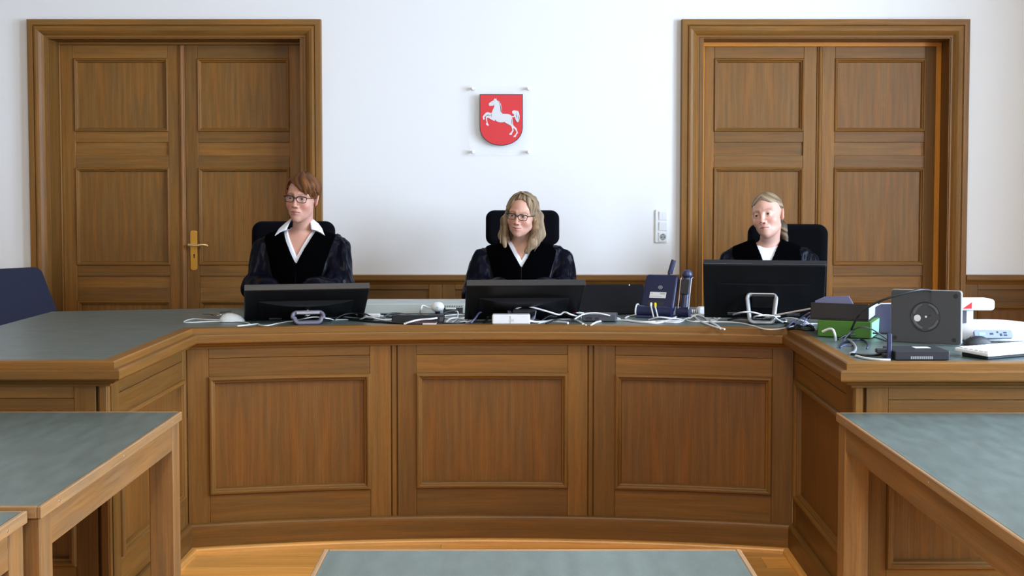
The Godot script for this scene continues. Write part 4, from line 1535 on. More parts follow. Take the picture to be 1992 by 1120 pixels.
	b.prism(PackedVector2Array([Vector2(-0.128, 0.120), Vector2(-0.092, 0.120), Vector2(-0.092, 0.146)]), 0.0, 0.0006)
	obj("red_mark", b, M.red, t)


func cable(called: String, label: String, r: float, m: Material, pts: Array) -> void:
	var o: Vector3 = pts[0]
	o.y = DESK
	var p := []
	for q in curve(pts, 5):
		q.y = maxf(q.y, DESK + r)
		p.append(q - o)
	var b := mb()
	b.tube(p, r, 7)
	var c := obj(called, b, m)
	c.position = o
	tag(c, label, "cable", "cables on the bench")


func cables() -> void:
	cable("mouse_cable", "thin white cable looping from the white mouse to the left-hand screen", 0.0028, M.offwhite, [Vector3(-1.269, 0.958, -5.607), Vector3(-1.352, 0.958, -5.607), Vector3(-1.441, 0.958, -5.640), Vector3(-1.451, 0.958, -5.521), Vector3(-1.412, 0.958, -5.499), Vector3(-1.313, 0.958, -5.542), Vector3(-1.195, 0.958, -5.521), Vector3(-1.139, 0.958, -5.427), Vector3(-1.175, 0.958, -5.366), Vector3(-1.168, 0.958, -5.356), Vector3(-1.110, 0.958, -5.437), Vector3(-1.090, 0.958, -5.396), Vector3(-1.053, 0.958, -5.376), Vector3(-1.024, 0.958, -5.458), Vector3(-0.980, 0.958, -5.542), Vector3(-0.912, 0.978, -5.458), Vector3(-0.862, 0.986, -5.458), Vector3(-0.802, 0.977, -5.478), Vector3(-0.798, 0.958, -5.607), Vector3(-0.730, 0.958, -5.618)])
	cable("cable", "black cable arching to the right of the left-hand screen", 0.0038, M.plastic, [Vector3(-0.797, 0.959, -5.598), Vector3(-0.758, 0.980, -5.620), Vector3(-0.710, 0.984, -5.642), Vector3(-0.657, 0.982, -5.620), Vector3(-0.624, 0.959, -5.664), Vector3(-0.573, 0.959, -5.620)])
	cable("cable", "thick black cable lying along the edge right of the left-hand screen", 0.0050, M.plastic, [Vector3(-0.780, 0.960, -5.675), Vector3(-0.703, 0.960, -5.586), Vector3(-0.622, 0.960, -5.521), Vector3(-0.560, 0.960, -5.490), Vector3(-0.460, 0.960, -5.427), Vector3(-0.388, 0.960, -5.417)])
	cable("cable", "black cable behind the small white adapter", 0.0035, M.plastic, [Vector3(-0.702, 0.958, -5.805), Vector3(-0.652, 0.958, -5.852), Vector3(-0.604, 0.958, -5.781), Vector3(-0.545, 0.958, -5.712), Vector3(-0.484, 0.958, -5.712)])
	cable("cable", "black cable lying in front of the dark power strip", 0.0035, M.plastic, [Vector3(-0.404, 0.958, -5.430), Vector3(-0.350, 0.958, -5.451), Vector3(-0.306, 0.958, -5.462), Vector3(-0.249, 0.958, -5.451), Vector3(-0.206, 0.958, -5.493)])
	cable("cable", "white cable with a plug lying over the dark power strip", 0.0042, M.white, [Vector3(-0.469, 0.959, -5.424), Vector3(-0.437, 0.970, -5.424), Vector3(-0.399, 0.976, -5.445), Vector3(-0.354, 0.979, -5.445), Vector3(-0.328, 0.981, -5.466)])
	cable("cable", "white cable hanging from the dome camera over the grey box", 0.0042, M.white, [Vector3(-0.360, 0.985, -5.800), Vector3(-0.389, 0.995, -5.800), Vector3(-0.414, 1.005, -5.790), Vector3(-0.421, 0.987, -5.780), Vector3(-0.433, 0.959, -5.845)])
	cable("cable", "thin white cable from the socket of the grey box to the desk", 0.0030, M.white, [Vector3(-0.264, 0.975, -5.830), Vector3(-0.253, 0.976, -5.800), Vector3(-0.250, 0.963, -5.780), Vector3(-0.249, 0.958, -5.605), Vector3(-0.263, 0.958, -5.519)])
	cable("cable", "dark cable curving from the dome camera to the grey box", 0.0030, M.darkgrey, [Vector3(-0.328, 0.958, -5.786), Vector3(-0.310, 0.972, -5.790), Vector3(-0.286, 0.978, -5.800), Vector3(-0.268, 0.979, -5.820)])
	cable("cable", "white cable looped twice right of the dark power strip", 0.0032, M.white, [Vector3(-0.315, 0.958, -5.715), Vector3(-0.270, 0.958, -5.647), Vector3(-0.213, 0.958, -5.692), Vector3(-0.201, 0.958, -5.808), Vector3(-0.212, 0.958, -5.855), Vector3(-0.191, 0.958, -5.738), Vector3(-0.130, 0.958, -5.647), Vector3(-0.080, 0.958, -5.738)])
	cable("cable", "white cable curling in front of the grey box", 0.0032, M.white, [Vector3(-0.319, 0.958, -5.784), Vector3(-0.266, 0.958, -5.831), Vector3(-0.217, 0.958, -5.808), Vector3(-0.197, 0.958, -5.715), Vector3(-0.208, 0.958, -5.560), Vector3(-0.229, 0.958, -5.517), Vector3(-0.191, 0.958, -5.538), Vector3(-0.154, 0.958, -5.670), Vector3(-0.108, 0.958, -5.692), Vector3(-0.067, 0.958, -5.808)])
	cable("cable", "bluish grey cable rising in an arc left of the white adapter", 0.0040, M.lavender, [Vector3(-0.180, 0.959, -5.467), Vector3(-0.160, 0.979, -5.488), Vector3(-0.146, 0.996, -5.531), Vector3(-0.124, 0.996, -5.596), Vector3(-0.095, 0.985, -5.640), Vector3(-0.057, 0.959, -5.800)])
	cable("cable", "white cable draped across the middle screen", 0.0040, M.white, [Vector3(0.009, 1.012, -5.500), Vector3(0.036, 1.027, -5.490), Vector3(0.065, 1.031, -5.490), Vector3(0.111, 1.020, -5.490), Vector3(0.167, 1.004, -5.490), Vector3(0.208, 0.992, -5.500), Vector3(0.231, 1.003, -5.500), Vector3(0.262, 0.992, -5.500), Vector3(0.315, 0.959, -5.707)])
	cable("cable", "white cable running right from the white adapter", 0.0050, M.white, [Vector3(0.077, 0.968, -5.470), Vector3(0.111, 0.960, -5.500), Vector3(0.157, 0.960, -5.521), Vector3(0.202, 0.960, -5.511), Vector3(0.245, 0.960, -5.458)])
	cable("cable", "white cable bowing behind the white adapter cable", 0.0045, M.white, [Vector3(0.117, 0.959, -5.463), Vector3(0.181, 0.959, -5.569), Vector3(0.240, 0.959, -5.613), Vector3(0.285, 0.959, -5.580), Vector3(0.308, 0.959, -5.421)])
	cable("cable", "white cable crossing from the middle screen to the dark dock", 0.0032, M.white, [Vector3(0.225, 0.958, -5.808), Vector3(0.256, 0.958, -5.715), Vector3(0.286, 0.958, -5.603), Vector3(0.306, 0.958, -5.475), Vector3(0.320, 0.958, -5.392)])
	cable("cable", "dark cable tangled before the middle screen", 0.0042, M.plastic, [Vector3(0.080, 0.959, -5.705), Vector3(0.117, 0.983, -5.683), Vector3(0.152, 0.959, -5.774), Vector3(0.199, 0.959, -5.638), Vector3(0.257, 0.959, -5.728), Vector3(0.295, 0.959, -5.550)])
	cable("cable", "black cable coiled before the middle screen", 0.0042, M.plastic, [Vector3(-0.126, 0.959, -5.486), Vector3(-0.078, 0.987, -5.550), Vector3(-0.026, 0.982, -5.638), Vector3(0.034, 0.959, -5.821), Vector3(0.103, 0.959, -5.705), Vector3(0.161, 0.959, -5.594), Vector3(0.220, 0.959, -5.683)])
	cable("cable", "thick white cable sweeping from the dark dock to the blue telephone", 0.0042, M.white, [Vector3(0.341, 0.959, -5.383), Vector3(0.376, 0.959, -5.508), Vector3(0.435, 0.959, -5.594), Vector3(0.502, 0.959, -5.572), Vector3(0.573, 0.959, -5.486), Vector3(0.639, 0.959, -5.466), Vector3(0.704, 0.959, -5.594), Vector3(0.767, 0.959, -5.751), Vector3(0.831, 0.959, -5.786), Vector3(0.839, 0.959, -5.728)])
	cable("cable", "white cable looped at the left side of the blue telephone", 0.0038, M.white, [Vector3(0.606, 0.959, -5.849), Vector3(0.551, 0.959, -5.778), Vector3(0.513, 0.959, -5.664), Vector3(0.535, 0.959, -5.554), Vector3(0.599, 0.959, -5.511), Vector3(0.683, 0.959, -5.554), Vector3(0.740, 0.959, -5.554), Vector3(0.805, 0.959, -5.686)])
	cable("cable", "white cable with a dark tie falling over the front edge right of the telephone", 0.0042, M.white, [Vector3(0.842, 0.959, -5.798), Vector3(0.833, 0.959, -5.594), Vector3(0.842, 0.959, -5.445), Vector3(0.864, 0.959, -5.303), Vector3(0.890, 0.959, -5.226)])
	cable("cable", "second white cable falling over the front edge right of the telephone", 0.0042, M.white, [Vector3(0.852, 0.959, -5.821), Vector3(0.877, 0.959, -5.728), Vector3(0.874, 0.959, -5.529), Vector3(0.881, 0.959, -5.363), Vector3(0.876, 0.959, -5.245)])
	cable("cable", "white cable from the white puck to the right-hand screen", 0.0032, M.white, [Vector3(0.897, 0.958, -5.831), Vector3(0.885, 0.958, -5.692), Vector3(0.897, 0.958, -5.603), Vector3(0.951, 0.958, -5.692), Vector3(0.973, 0.958, -5.715)])
	cable("cable", "white cable rising over the loop foot of the right-hand screen", 0.0038, M.white, [Vector3(0.954, 0.959, -5.686), Vector3(0.989, 0.975, -5.642), Vector3(0.995, 1.006, -5.450), Vector3(1.032, 1.011, -5.430), Vector3(1.070, 1.004, -5.420), Vector3(1.110, 0.991, -5.420), Vector3(1.137, 0.995, -5.420)])
	cable("cable", "white cable tied in loops in front of the right-hand screen", 0.0038, M.white, [Vector3(1.135, 0.996, -5.410), Vector3(1.095, 0.999, -5.410), Vector3(1.055, 0.994, -5.410), Vector3(1.095, 0.959, -5.664), Vector3(1.119, 0.959, -5.620), Vector3(1.133, 0.994, -5.410), Vector3(1.230, 0.959, -5.686), Vector3(1.220, 0.959, -5.554), Vector3(1.193, 0.959, -5.490), Vector3(1.139, 0.992, -5.410), Vector3(1.259, 0.959, -5.732), Vector3(1.278, 0.959, -5.709)])
	cable("cable", "straight white cable stretched up to the black tray", 0.0042, M.white, [Vector3(1.137, 1.000, -5.400), Vector3(1.171, 1.016, -5.330), Vector3(1.202, 1.037, -5.220), Vector3(1.225, 1.058, -5.100)])
	cable("cable", "long white cable snaking along the edge below the right-hand screen", 0.0032, M.white, [Vector3(0.784, 0.958, -5.603), Vector3(0.795, 0.958, -5.538), Vector3(0.854, 0.958, -5.517), Vector3(0.940, 0.958, -5.517), Vector3(1.000, 0.958, -5.475), Vector3(1.035, 0.958, -5.352), Vector3(1.060, 0.958, -5.235), Vector3(1.118, 0.958, -5.235), Vector3(1.209, 0.958, -5.352), Vector3(1.294, 0.958, -5.433), Vector3(1.332, 0.958, -5.433)])
	cable("cable", "bluish cable bunched left of the green box", 0.0040, M.lavender, [Vector3(1.157, 0.959, -5.266), Vector3(1.201, 0.977, -5.345), Vector3(1.250, 0.981, -5.426), Vector3(1.212, 1.027, -5.150), Vector3(1.226, 1.039, -5.120), Vector3(1.224, 1.012, -5.130)])
	cable("cable", "black cable bundle left of the green box", 0.0060, M.plastic, [Vector3(1.166, 0.961, -5.327), Vector3(1.215, 0.961, -5.408), Vector3(1.228, 0.961, -5.327), Vector3(1.263, 0.961, -5.347), Vector3(1.275, 0.961, -5.287)])
	cable("cable", "second black cable bundle left of the green box", 0.0060, M.plastic, [Vector3(1.149, 0.961, -5.210), Vector3(1.188, 0.961, -5.229), Vector3(1.216, 0.961, -5.191), Vector3(1.256, 0.961, -5.191)])
	cable("cable", "pale looping cable beside the black cable bundle", 0.0032, M.lavender, [Vector3(1.211, 0.958, -5.352), Vector3(1.229, 0.985, -5.352), Vector3(1.262, 0.989, -5.392), Vector3(1.293, 0.958, -5.475), Vector3(1.242, 0.958, -5.352), Vector3(1.278, 0.994, -5.392), Vector3(1.230, 1.030, -5.120)])
	cable("cable", "long black cable arching over the upturned grey stand", 0.0045, M.plastic, [Vector3(1.333, 0.959, -4.934), Vector3(1.342, 0.992, -4.934), Vector3(1.301, 1.055, -4.720), Vector3(1.320, 1.094, -4.680), Vector3(1.360, 1.123, -4.660), Vector3(1.411, 1.146, -4.640), Vector3(1.472, 1.163, -4.640), Vector3(1.521, 1.170, -4.660), Vector3(1.582, 1.161, -4.740), Vector3(1.642, 1.137, -4.860), Vector3(1.681, 1.093, -4.950), Vector3(1.699, 1.026, -5.000)])
	cable("cable", "thick white cable stub bent over the bench edge by the green box", 0.0048, M.white, [Vector3(1.208, 0.991, -4.860), Vector3(1.227, 1.003, -4.840), Vector3(1.238, 1.003, -4.820), Vector3(1.241, 0.987, -4.800), Vector3(1.251, 0.960, -4.832)])
	cable("cable", "black cable tangled in front of the green box", 0.0035, M.plastic, [Vector3(1.273, 0.958, -4.875), Vector3(1.312, 0.971, -4.909), Vector3(1.371, 0.977, -4.943), Vector3(1.427, 0.977, -4.926), Vector3(1.486, 0.978, -4.920)])
	cable("cable", "grey cable curving in front of the green box", 0.0030, M.darkgrey, [Vector3(1.285, 0.958, -4.846), Vector3(1.324, 0.988, -4.880), Vector3(1.355, 1.010, -4.850), Vector3(1.395, 1.002, -4.850), Vector3(1.438, 0.978, -4.880), Vector3(1.467, 0.958, -4.880)])
	cable("cable", "bluish black cable looped on the right-hand corner of the bench", 0.0032, M.navy, [Vector3(1.215, 0.958, -4.625), Vector3(1.255, 0.958, -4.748), Vector3(1.300, 0.958, -4.812), Vector3(1.358, 0.958, -4.878), Vector3(1.363, 0.958, -4.812), Vector3(1.318, 0.966, -4.625), Vector3(1.306, 0.958, -4.596)])
	cable("cable", "thin purple cable looped by the black cable", 0.0026, M.lavender, [Vector3(1.217, 0.958, -4.630), Vector3(1.248, 0.958, -4.691), Vector3(1.273, 0.958, -4.691), Vector3(1.300, 0.958, -4.753), Vector3(1.306, 0.958, -4.850), Vector3(1.277, 0.958, -4.817)])
	cable("cable", "grey cable end curling towards the dark network box", 0.0050, M.silver, [Vector3(1.200, 0.960, -4.439), Vector3(1.233, 0.960, -4.495), Vector3(1.273, 0.960, -4.626), Vector3(1.299, 0.960, -4.766), Vector3(1.309, 0.960, -4.863)])
	cable("cable", "thick black power cable plugged into the dark network box", 0.0045, M.plastic, [Vector3(1.208, 0.959, -4.443), Vector3(1.240, 0.959, -4.402), Vector3(1.288, 0.959, -4.415), Vector3(1.329, 0.959, -4.443), Vector3(1.358, 0.962, -4.400)])
	cable("cable", "white cable lying along the edge before the dark network box", 0.0045, M.offwhite, [Vector3(1.209, 0.959, -4.388), Vector3(1.227, 0.959, -4.322), Vector3(1.262, 0.959, -4.289), Vector3(1.299, 0.959, -4.283)])
	cable("cable", "white cable loop standing up behind the small white adapter", 0.0032, M.white, [Vector3(-0.685, 0.958, -5.625), Vector3(-0.645, 0.972, -5.603), Vector3(-0.599, 0.965, -5.581), Vector3(-0.562, 0.958, -5.603), Vector3(-0.518, 0.963, -5.625)])
	cable("cable", "black cable knot heaped right of the left-hand screen", 0.0048, M.plastic, [Vector3(-0.813, 0.960, -5.677), Vector3(-0.772, 0.983, -5.654), Vector3(-0.735, 0.990, -5.654), Vector3(-0.702, 0.974, -5.654), Vector3(-0.733, 0.960, -5.677), Vector3(-0.757, 0.971, -5.610), Vector3(-0.689, 0.960, -5.654), Vector3(-0.621, 0.960, -5.588)])
	cable("cable", "dark cable loop heaped before the flat grey box", 0.0040, M.darkgrey, [Vector3(-0.587, 0.959, -5.618), Vector3(-0.559, 0.978, -5.662), Vector3(-0.524, 0.980, -5.685), Vector3(-0.475, 0.975, -5.662), Vector3(-0.430, 0.959, -5.685), Vector3(-0.451, 0.959, -5.596)])
	cable("cable", "short white cable stub beside the dark power strip", 0.0040, M.white, [Vector3(-0.290, 0.959, -5.509), Vector3(-0.272, 0.973, -5.509), Vector3(-0.246, 0.975, -5.531), Vector3(-0.223, 0.959, -5.596)])
	cable("cable", "black cable loop between the white adapter and the dark dock", 0.0042, M.plastic, [Vector3(0.128, 0.959, -5.550), Vector3(0.175, 0.980, -5.594), Vector3(0.231, 0.982, -5.616), Vector3(0.275, 0.971, -5.572), Vector3(0.246, 0.959, -5.529), Vector3(0.195, 0.968, -5.508), Vector3(0.148, 0.959, -5.445)])
	cable("cable", "white cable curled on the dark dock", 0.0032, M.white, [Vector3(0.274, 0.978, -5.454), Vector3(0.318, 0.991, -5.530), Vector3(0.373, 0.996, -5.530), Vector3(0.428, 0.986, -5.530), Vector3(0.488, 0.958, -5.647)])
	cable("cable", "white cable heaped at the foot of the blue telephone", 0.0038, M.white, [Vector3(0.613, 0.959, -5.598), Vector3(0.653, 0.975, -5.554), Vector3(0.708, 0.970, -5.554), Vector3(0.769, 0.959, -5.598), Vector3(0.727, 0.959, -5.490), Vector3(0.662, 0.959, -5.511), Vector3(0.619, 0.959, -5.533)])
	cable("cable", "pale cable loop between the telephone and the right-hand screen", 0.0032, M.offwhite, [Vector3(0.799, 0.958, -5.647), Vector3(0.836, 0.977, -5.647), Vector3(0.887, 0.972, -5.647), Vector3(0.922, 0.958, -5.603), Vector3(0.866, 0.958, -5.538), Vector3(0.814, 0.958, -5.560)])
	cable("cable", "dark cable crossing the foot of the right-hand screen", 0.0040, M.plastic, [Vector3(0.967, 0.959, -5.596), Vector3(1.014, 0.973, -5.552), Vector3(1.070, 0.970, -5.488), Vector3(1.143, 0.959, -5.509), Vector3(1.201, 0.959, -5.467), Vector3(1.214, 0.959, -5.266)])
	cable("cable", "white cable crossing the black bundle by the green box", 0.0032, M.white, [Vector3(1.190, 0.958, -5.603), Vector3(1.212, 0.981, -5.475), Vector3(1.242, 0.981, -5.392), Vector3(1.297, 0.958, -5.454), Vector3(1.275, 0.958, -5.235)])
	cable("cable", "thin grey wire curling towards the upturned grey stand", 0.0024, M.darkgrey, [Vector3(1.313, 0.957, -4.952), Vector3(1.348, 0.974, -4.918), Vector3(1.414, 0.957, -5.021), Vector3(1.443, 0.957, -4.952), Vector3(1.452, 0.957, -4.819)])


# ---------------------------------------------------------------- people: surfaces meshed from distance fields
func ell(p: Vector3, r: Vector3) -> float:
	var q := p / r
	var k0 := q.length()
	var k1 := (q / r).length()
	if k1 < 1e-6:
		return -minf(r.x, minf(r.y, r.z))
	return k0 * (k0 - 1.0) / k1


func cap(p: Vector3, a: Vector3, b: Vector3, ra: float, rb: float) -> float:
	var d := b - a
	var h := clampf((p - a).dot(d) / d.length_squared(), 0.0, 1.0)
	return (p - a - d * h).length() - lerpf(ra, rb, h)


func smin(a: float, b: float, k: float) -> float:
	var h := maxf(k - absf(a - b), 0.0)
	return minf(a, b) - h * h / (4.0 * k)


func smax(a: float, b: float, k: float) -> float:
	var h := maxf(k - absf(a - b), 0.0)
	return maxf(a, b) + h * h / (4.0 * k)


# surface nets: only the blocks of cells near the surface are looked at
func nets(b: MB, f: Callable, lo: Vector3, hi: Vector3, h: float, colour: Callable, move: Callable, xf := Transform3D.IDENTITY) -> void:
	var B := 4
	var nb := Vector3i(((hi - lo) / (h * B)).ceil())
	var nx := nb.x * B + 1
	var ny := nb.y * B + 1
	var nz := nb.z * B + 1
	var val := PackedFloat32Array()
	val.resize(nx * ny * nz)
	val.fill(1000.0)
	var act := []
	var rad := B * h * 0.87 * 1.35 + h
	for k in nb.z:
		for j in nb.y:
			for i in nb.x:
				var d: float = f.call(lo + Vector3(i + 0.5, j + 0.5, k + 0.5) * (B * h))
				if absf(d) > rad:
					continue
				act.append(Vector3i(i, j, k))
				for c in B + 1:
					for a in B + 1:
						var at := ((k * B + c) * ny + j * B + a) * nx + i * B
						for e in B + 1:
							if val[at + e] == 1000.0:
								val[at + e] = f.call(lo + Vector3(i * B + e, j * B + a, k * B + c) * h)
	var vi := PackedInt32Array()
	vi.resize(nx * ny * nz)
	vi.fill(-1)
	var pos := PackedVector3Array()
	var o := PackedInt32Array([0, 1, nx, nx + 1, nx * ny, nx * ny + 1, nx * ny + nx, nx * ny + nx + 1])
	var e0 := [0, 2, 4, 6, 0, 1, 4, 5, 0, 1, 2, 3]
	var e1 := [1, 3, 5, 7, 2, 3, 6, 7, 4, 5, 6, 7]
	var cells := []
	for blk in act:
		for c in B:
			for a in B:
				for e in B:
					var x: int = blk.x * B + e
					var y: int = blk.y * B + a
					var z: int = blk.z * B + c
					var at := (z * ny + y) * nx + x
					var m := 0
					for q in 8:
						if val[at + o[q]] < 0.0:
							m |= 1 << q
					if m == 0 or m == 255:
						continue
					var s := Vector3.ZERO
					var n := 0
					for q in 12:
						var u: int = e0[q]
						var w: int = e1[q]
						if ((m >> u) & 1) != ((m >> w) & 1):
							var t := val[at + o[u]] / (val[at + o[u]] - val[at + o[w]])
							var pu := Vector3(u & 1, (u >> 1) & 1, u >> 2)
							s += pu.lerp(Vector3(w & 1, (w >> 1) & 1, w >> 2), t)
							n += 1
					vi[at] = pos.size()
					pos.append(lo + (Vector3(x, y, z) + s / n) * h)
					cells.append(Vector3i(x, y, z))
	var tris := PackedInt32Array()
	var step := [1, nx, nx * ny]
	for q in cells:
		var at: int = (q.z * ny + q.y) * nx + q.x
		for ax in 3:
			var bx: int = (ax + 1) % 3
			var cx: int = (ax + 2) % 3
			if q[bx] == 0 or q[cx] == 0:
				continue
			var s0 := val[at] < 0.0
			if s0 == (val[at + step[ax]] < 0.0):
				continue
			var v0 := vi[at]
			var v1 := vi[at - step[bx]]
			var v2 := vi[at - step[bx] - step[cx]]
			var v3 := vi[at - step[cx]]
			if v0 < 0 or v1 < 0 or v2 < 0 or v3 < 0:
				continue
			if s0:
				tris.append_array([v0, v2, v1, v0, v3, v2])
			else:
				tris.append_array([v0, v1, v2, v0, v2, v3])
	for pass_no in 2:
		var nrm := PackedVector3Array()
		nrm.resize(pos.size())
		for i in range(0, tris.size(), 3):
			var q := (pos[tris[i + 2]] - pos[tris[i]]).cross(pos[tris[i + 1]] - pos[tris[i]])
			nrm[tris[i]] += q
			nrm[tris[i + 1]] += q
			nrm[tris[i + 2]] += q
		if pass_no == 0 and move.is_valid():
			for i in pos.size():
				pos[i] += nrm[i].normalized() * float(move.call(pos[i]))
			continue
		var first := b.v.size()
		for i in pos.size():
			b.v.append(xf * pos[i])
			b.n.append((xf.basis * nrm[i]).normalized())
			b.t.append(Vector2(pos[i].x, pos[i].y))
			b.c.append(colour.call(pos[i]) if colour.is_valid() else Color.WHITE)
		for i in tris.size():
			b.ix.append(tris[i] + first)
		break


var H := {}               # the person being built
var strand := FastNoiseLite.new()
var none: Callable


func lin(r: float, g: float, b: float) -> Color:
	return Color(r, g, b).srgb_to_linear()


# the head in its own axes: eyes at the origin's height, face towards +z
func head_d(p: Vector3) -> float:
	var d := ell(p - Vector3(0, 0.032, -0.014), Vector3(0.074, 0.087, 0.094))
	var ax := absf(p.x)
	var q := Vector3(ax, p.y, p.z)
	var neck: Vector3 = H.neck
	d = smin(d, ell(q - Vector3(0, -0.030, 0.026), Vector3(0.0605, 0.086, 0.058)), 0.03)
	var n := cap(p, Vector3(0, -0.055, -0.030), neck, 0.049, 0.053)
	if minf(d, n) > 0.05:
		return minf(d, n) - 0.012
	var jw: float = H.jaw
	d = smin(d, cap(q, Vector3(0.0, -0.094 - H.chin, 0.062), Vector3(0.046 * jw, -0.062, 0.012), 0.0165, 0.017), 0.028)
	d = smin(d, ell(q - Vector3(0, -0.075, 0.045), Vector3(0.036 * jw, 0.030, 0.036)), 0.025)
	d = smin(d, ell(q - Vector3(0, -0.101 - H.chin, 0.066), Vector3(0.017, 0.014, 0.015)), 0.018)
	d = smin(d, ell(q - Vector3(0.037, -0.034, 0.054), Vector3(0.024 * H.cheek, 0.022, 0.024)), 0.022)
	d = smin(d, n, 0.022)
	# brow, eye hollows
	d = smin(d, cap(q, Vector3(0.010, 0.017, 0.080), Vector3(0.046, 0.020, 0.062), 0.009, 0.008), 0.014)
	d = smax(d, -(q - Vector3(0.031, 0.001, 0.098)).length() + 0.0165, 0.014)
	# nose
	d = smin(d, cap(q, Vector3(0, 0.012, 0.081), Vector3(0, -0.030, 0.100), 0.0075, 0.0085), 0.012)
	d = smin(d, ell(q - Vector3(0, -0.036, 0.1035), Vector3(0.0105, 0.0095, 0.0105)), 0.008)
	d = smin(d, ell(q - Vector3(0.0125, -0.040, 0.094), Vector3(0.0075, 0.0075, 0.0095)), 0.006)
	d = smax(d, -((q - Vector3(0.0065, -0.047, 0.099)).length() - 0.0042), 0.003)
	# lips
	var cy: float = H.smile
	d = smin(d, ell(q - Vector3(0, -0.066, 0.078), Vector3(0.024, 0.018, 0.016)), 0.012)
	d = smin(d, cap(q, Vector3(0.004, -0.0640, 0.0925), Vector3(0.0225, -0.0685 + cy, 0.080), 0.0042, 0.0022), 0.005)
	d = smin(d, cap(q, Vector3(0.0, -0.0735, 0.0905), Vector3(0.0195, -0.0700 + cy, 0.080), 0.0052, 0.0025), 0.005)
	d = smax(d, -cap(q, Vector3(0.0, -0.0690, 0.098), Vector3(0.024, -0.0692 + cy, 0.084), 0.0022, 0.0015), 0.003)
	# lids: a ball with a slit
	d = smin(d, (q - Vector3(0.031, -0.001, 0.0715)).length() - 0.0142, 0.007)
	d = smax(d, -ell(q - Vector3(0.031, -0.0012, 0.0885), Vector3(0.0135, 0.0045, 0.011)), 0.0015)
	# ears
	var e := q - Vector3(0.0755, -0.006, -0.014)
	e = Basis.from_euler(Vector3(0.22, -0.45, 0.10)) * e
	var ear := ell(e, Vector3(0.0085, 0.031, 0.0185))
	ear = smax(ear, -ell(e - Vector3(0.008, 0.004, 0.002), Vector3(0.006, 0.017, 0.010)), 0.006)
	d = smin(d, ear, 0.006)
	return d


func head_colour(p: Vector3) -> Color:
	var c: Color = H.skin
	var q := Vector3(absf(p.x), p.y, p.z)
	var blush := clampf(1.0 - ((q - Vector3(0.040, -0.036, 0.065)) / Vector3(0.024, 0.024, 0.05)).length(), 0.0, 1.0)
	blush = maxf(blush, 0.8 * clampf(1.0 - (q - Vector3(0, -0.036, 0.105)).length() / 0.018, 0.0, 1.0))
	c = c.lerp(H.blush, minf(1.0, blush * 1.3))
	if p.z > 0.055 and q.x < 0.03:
		var up := cap(q, Vector3(0.004, -0.0640, 0.0925), Vector3(0.0225, -0.0685 + H.smile, 0.080), 0.0042, 0.0022)
		var dn := cap(q, Vector3(0.0, -0.0735, 0.0905), Vector3(0.0195, -0.0700 + H.smile, 0.080), 0.0052, 0.0025)
		var m := clampf(1.0 - minf(up, dn) / 0.0025, 0.0, 1.0)
		c = c.lerp(H.lip, m * 0.85)
		var gap := cap(q, Vector3(0.0, -0.0690, 0.096), Vector3(0.0235, -0.0692 + H.smile, 0.083), 0.0018, 0.0012)
		c = c.lerp(H.lip * 0.45, clampf(1.0 - maxf(gap, 0.0) / 0.0022, 0.0, 1.0) * 0.8)
	if p.z > 0.04:
		var brow := cap(q, Vector3(0.014, 0.0175, 0.088), Vector3(0.034, 0.0235, 0.082), 0.0028, 0.0024)
		brow = minf(brow, cap(q, Vector3(0.034, 0.0235, 0.082), Vector3(0.049, 0.0185, 0.066), 0.0024, 0.0012))
		c = c.lerp(H.brow, clampf(1.0 - maxf(brow - 0.002, 0.0) / 0.004, 0.0, 1.0) * H.brow_strength)
		var lash := absf(ell(q - Vector3(0.031, -0.0012, 0.0865), Vector3(0.0140, 0.0056, 0.012)))
		if p.y > -0.0012:
			c = c.lerp(H.brow * 0.6, clampf(1.0 - lash / 0.0018, 0.0, 1.0) * 0.75)
	return c


func strand_at(p: Vector3) -> float:
	var w: Vector3 = H.whorl
	var az := atan2(p.x - w.x, p.z - w.z)
	var y := p.y
	if H.style == "bob" and p.y < 0.03:
		return strand.get_noise_3d(p.x * 26.0 + 0.5 * sin(p.y * 9.0), p.y * 2.2, p.z * 26.0)
	if H.style == "tail":   # combed straight back
		return strand.get_noise_2d((p.y * 1.0 + absf(p.x) * 0.8) * 26.0, p.z * 3.0)
	return strand.get_noise_2d(az * 4.2 + H.sweep * y * 10.0, y * 5.0)


func hair_move(p: Vector3) -> float:
	return strand_at(p) * H.groove


func hair_colour(p: Vector3) -> Color:
	var s := strand_at(p * 1.15) * 0.7 + 0.5
	return (H.hair_dark as Color).lerp(H.hair_light, clampf(s + H.tipped * clampf(-p.y * 4.0, -0.3, 0.5), 0.0, 1.0)) * (0.45 if H.style == "tail" and p.y < -0.02 and p.z < -0.085 else 1.0)


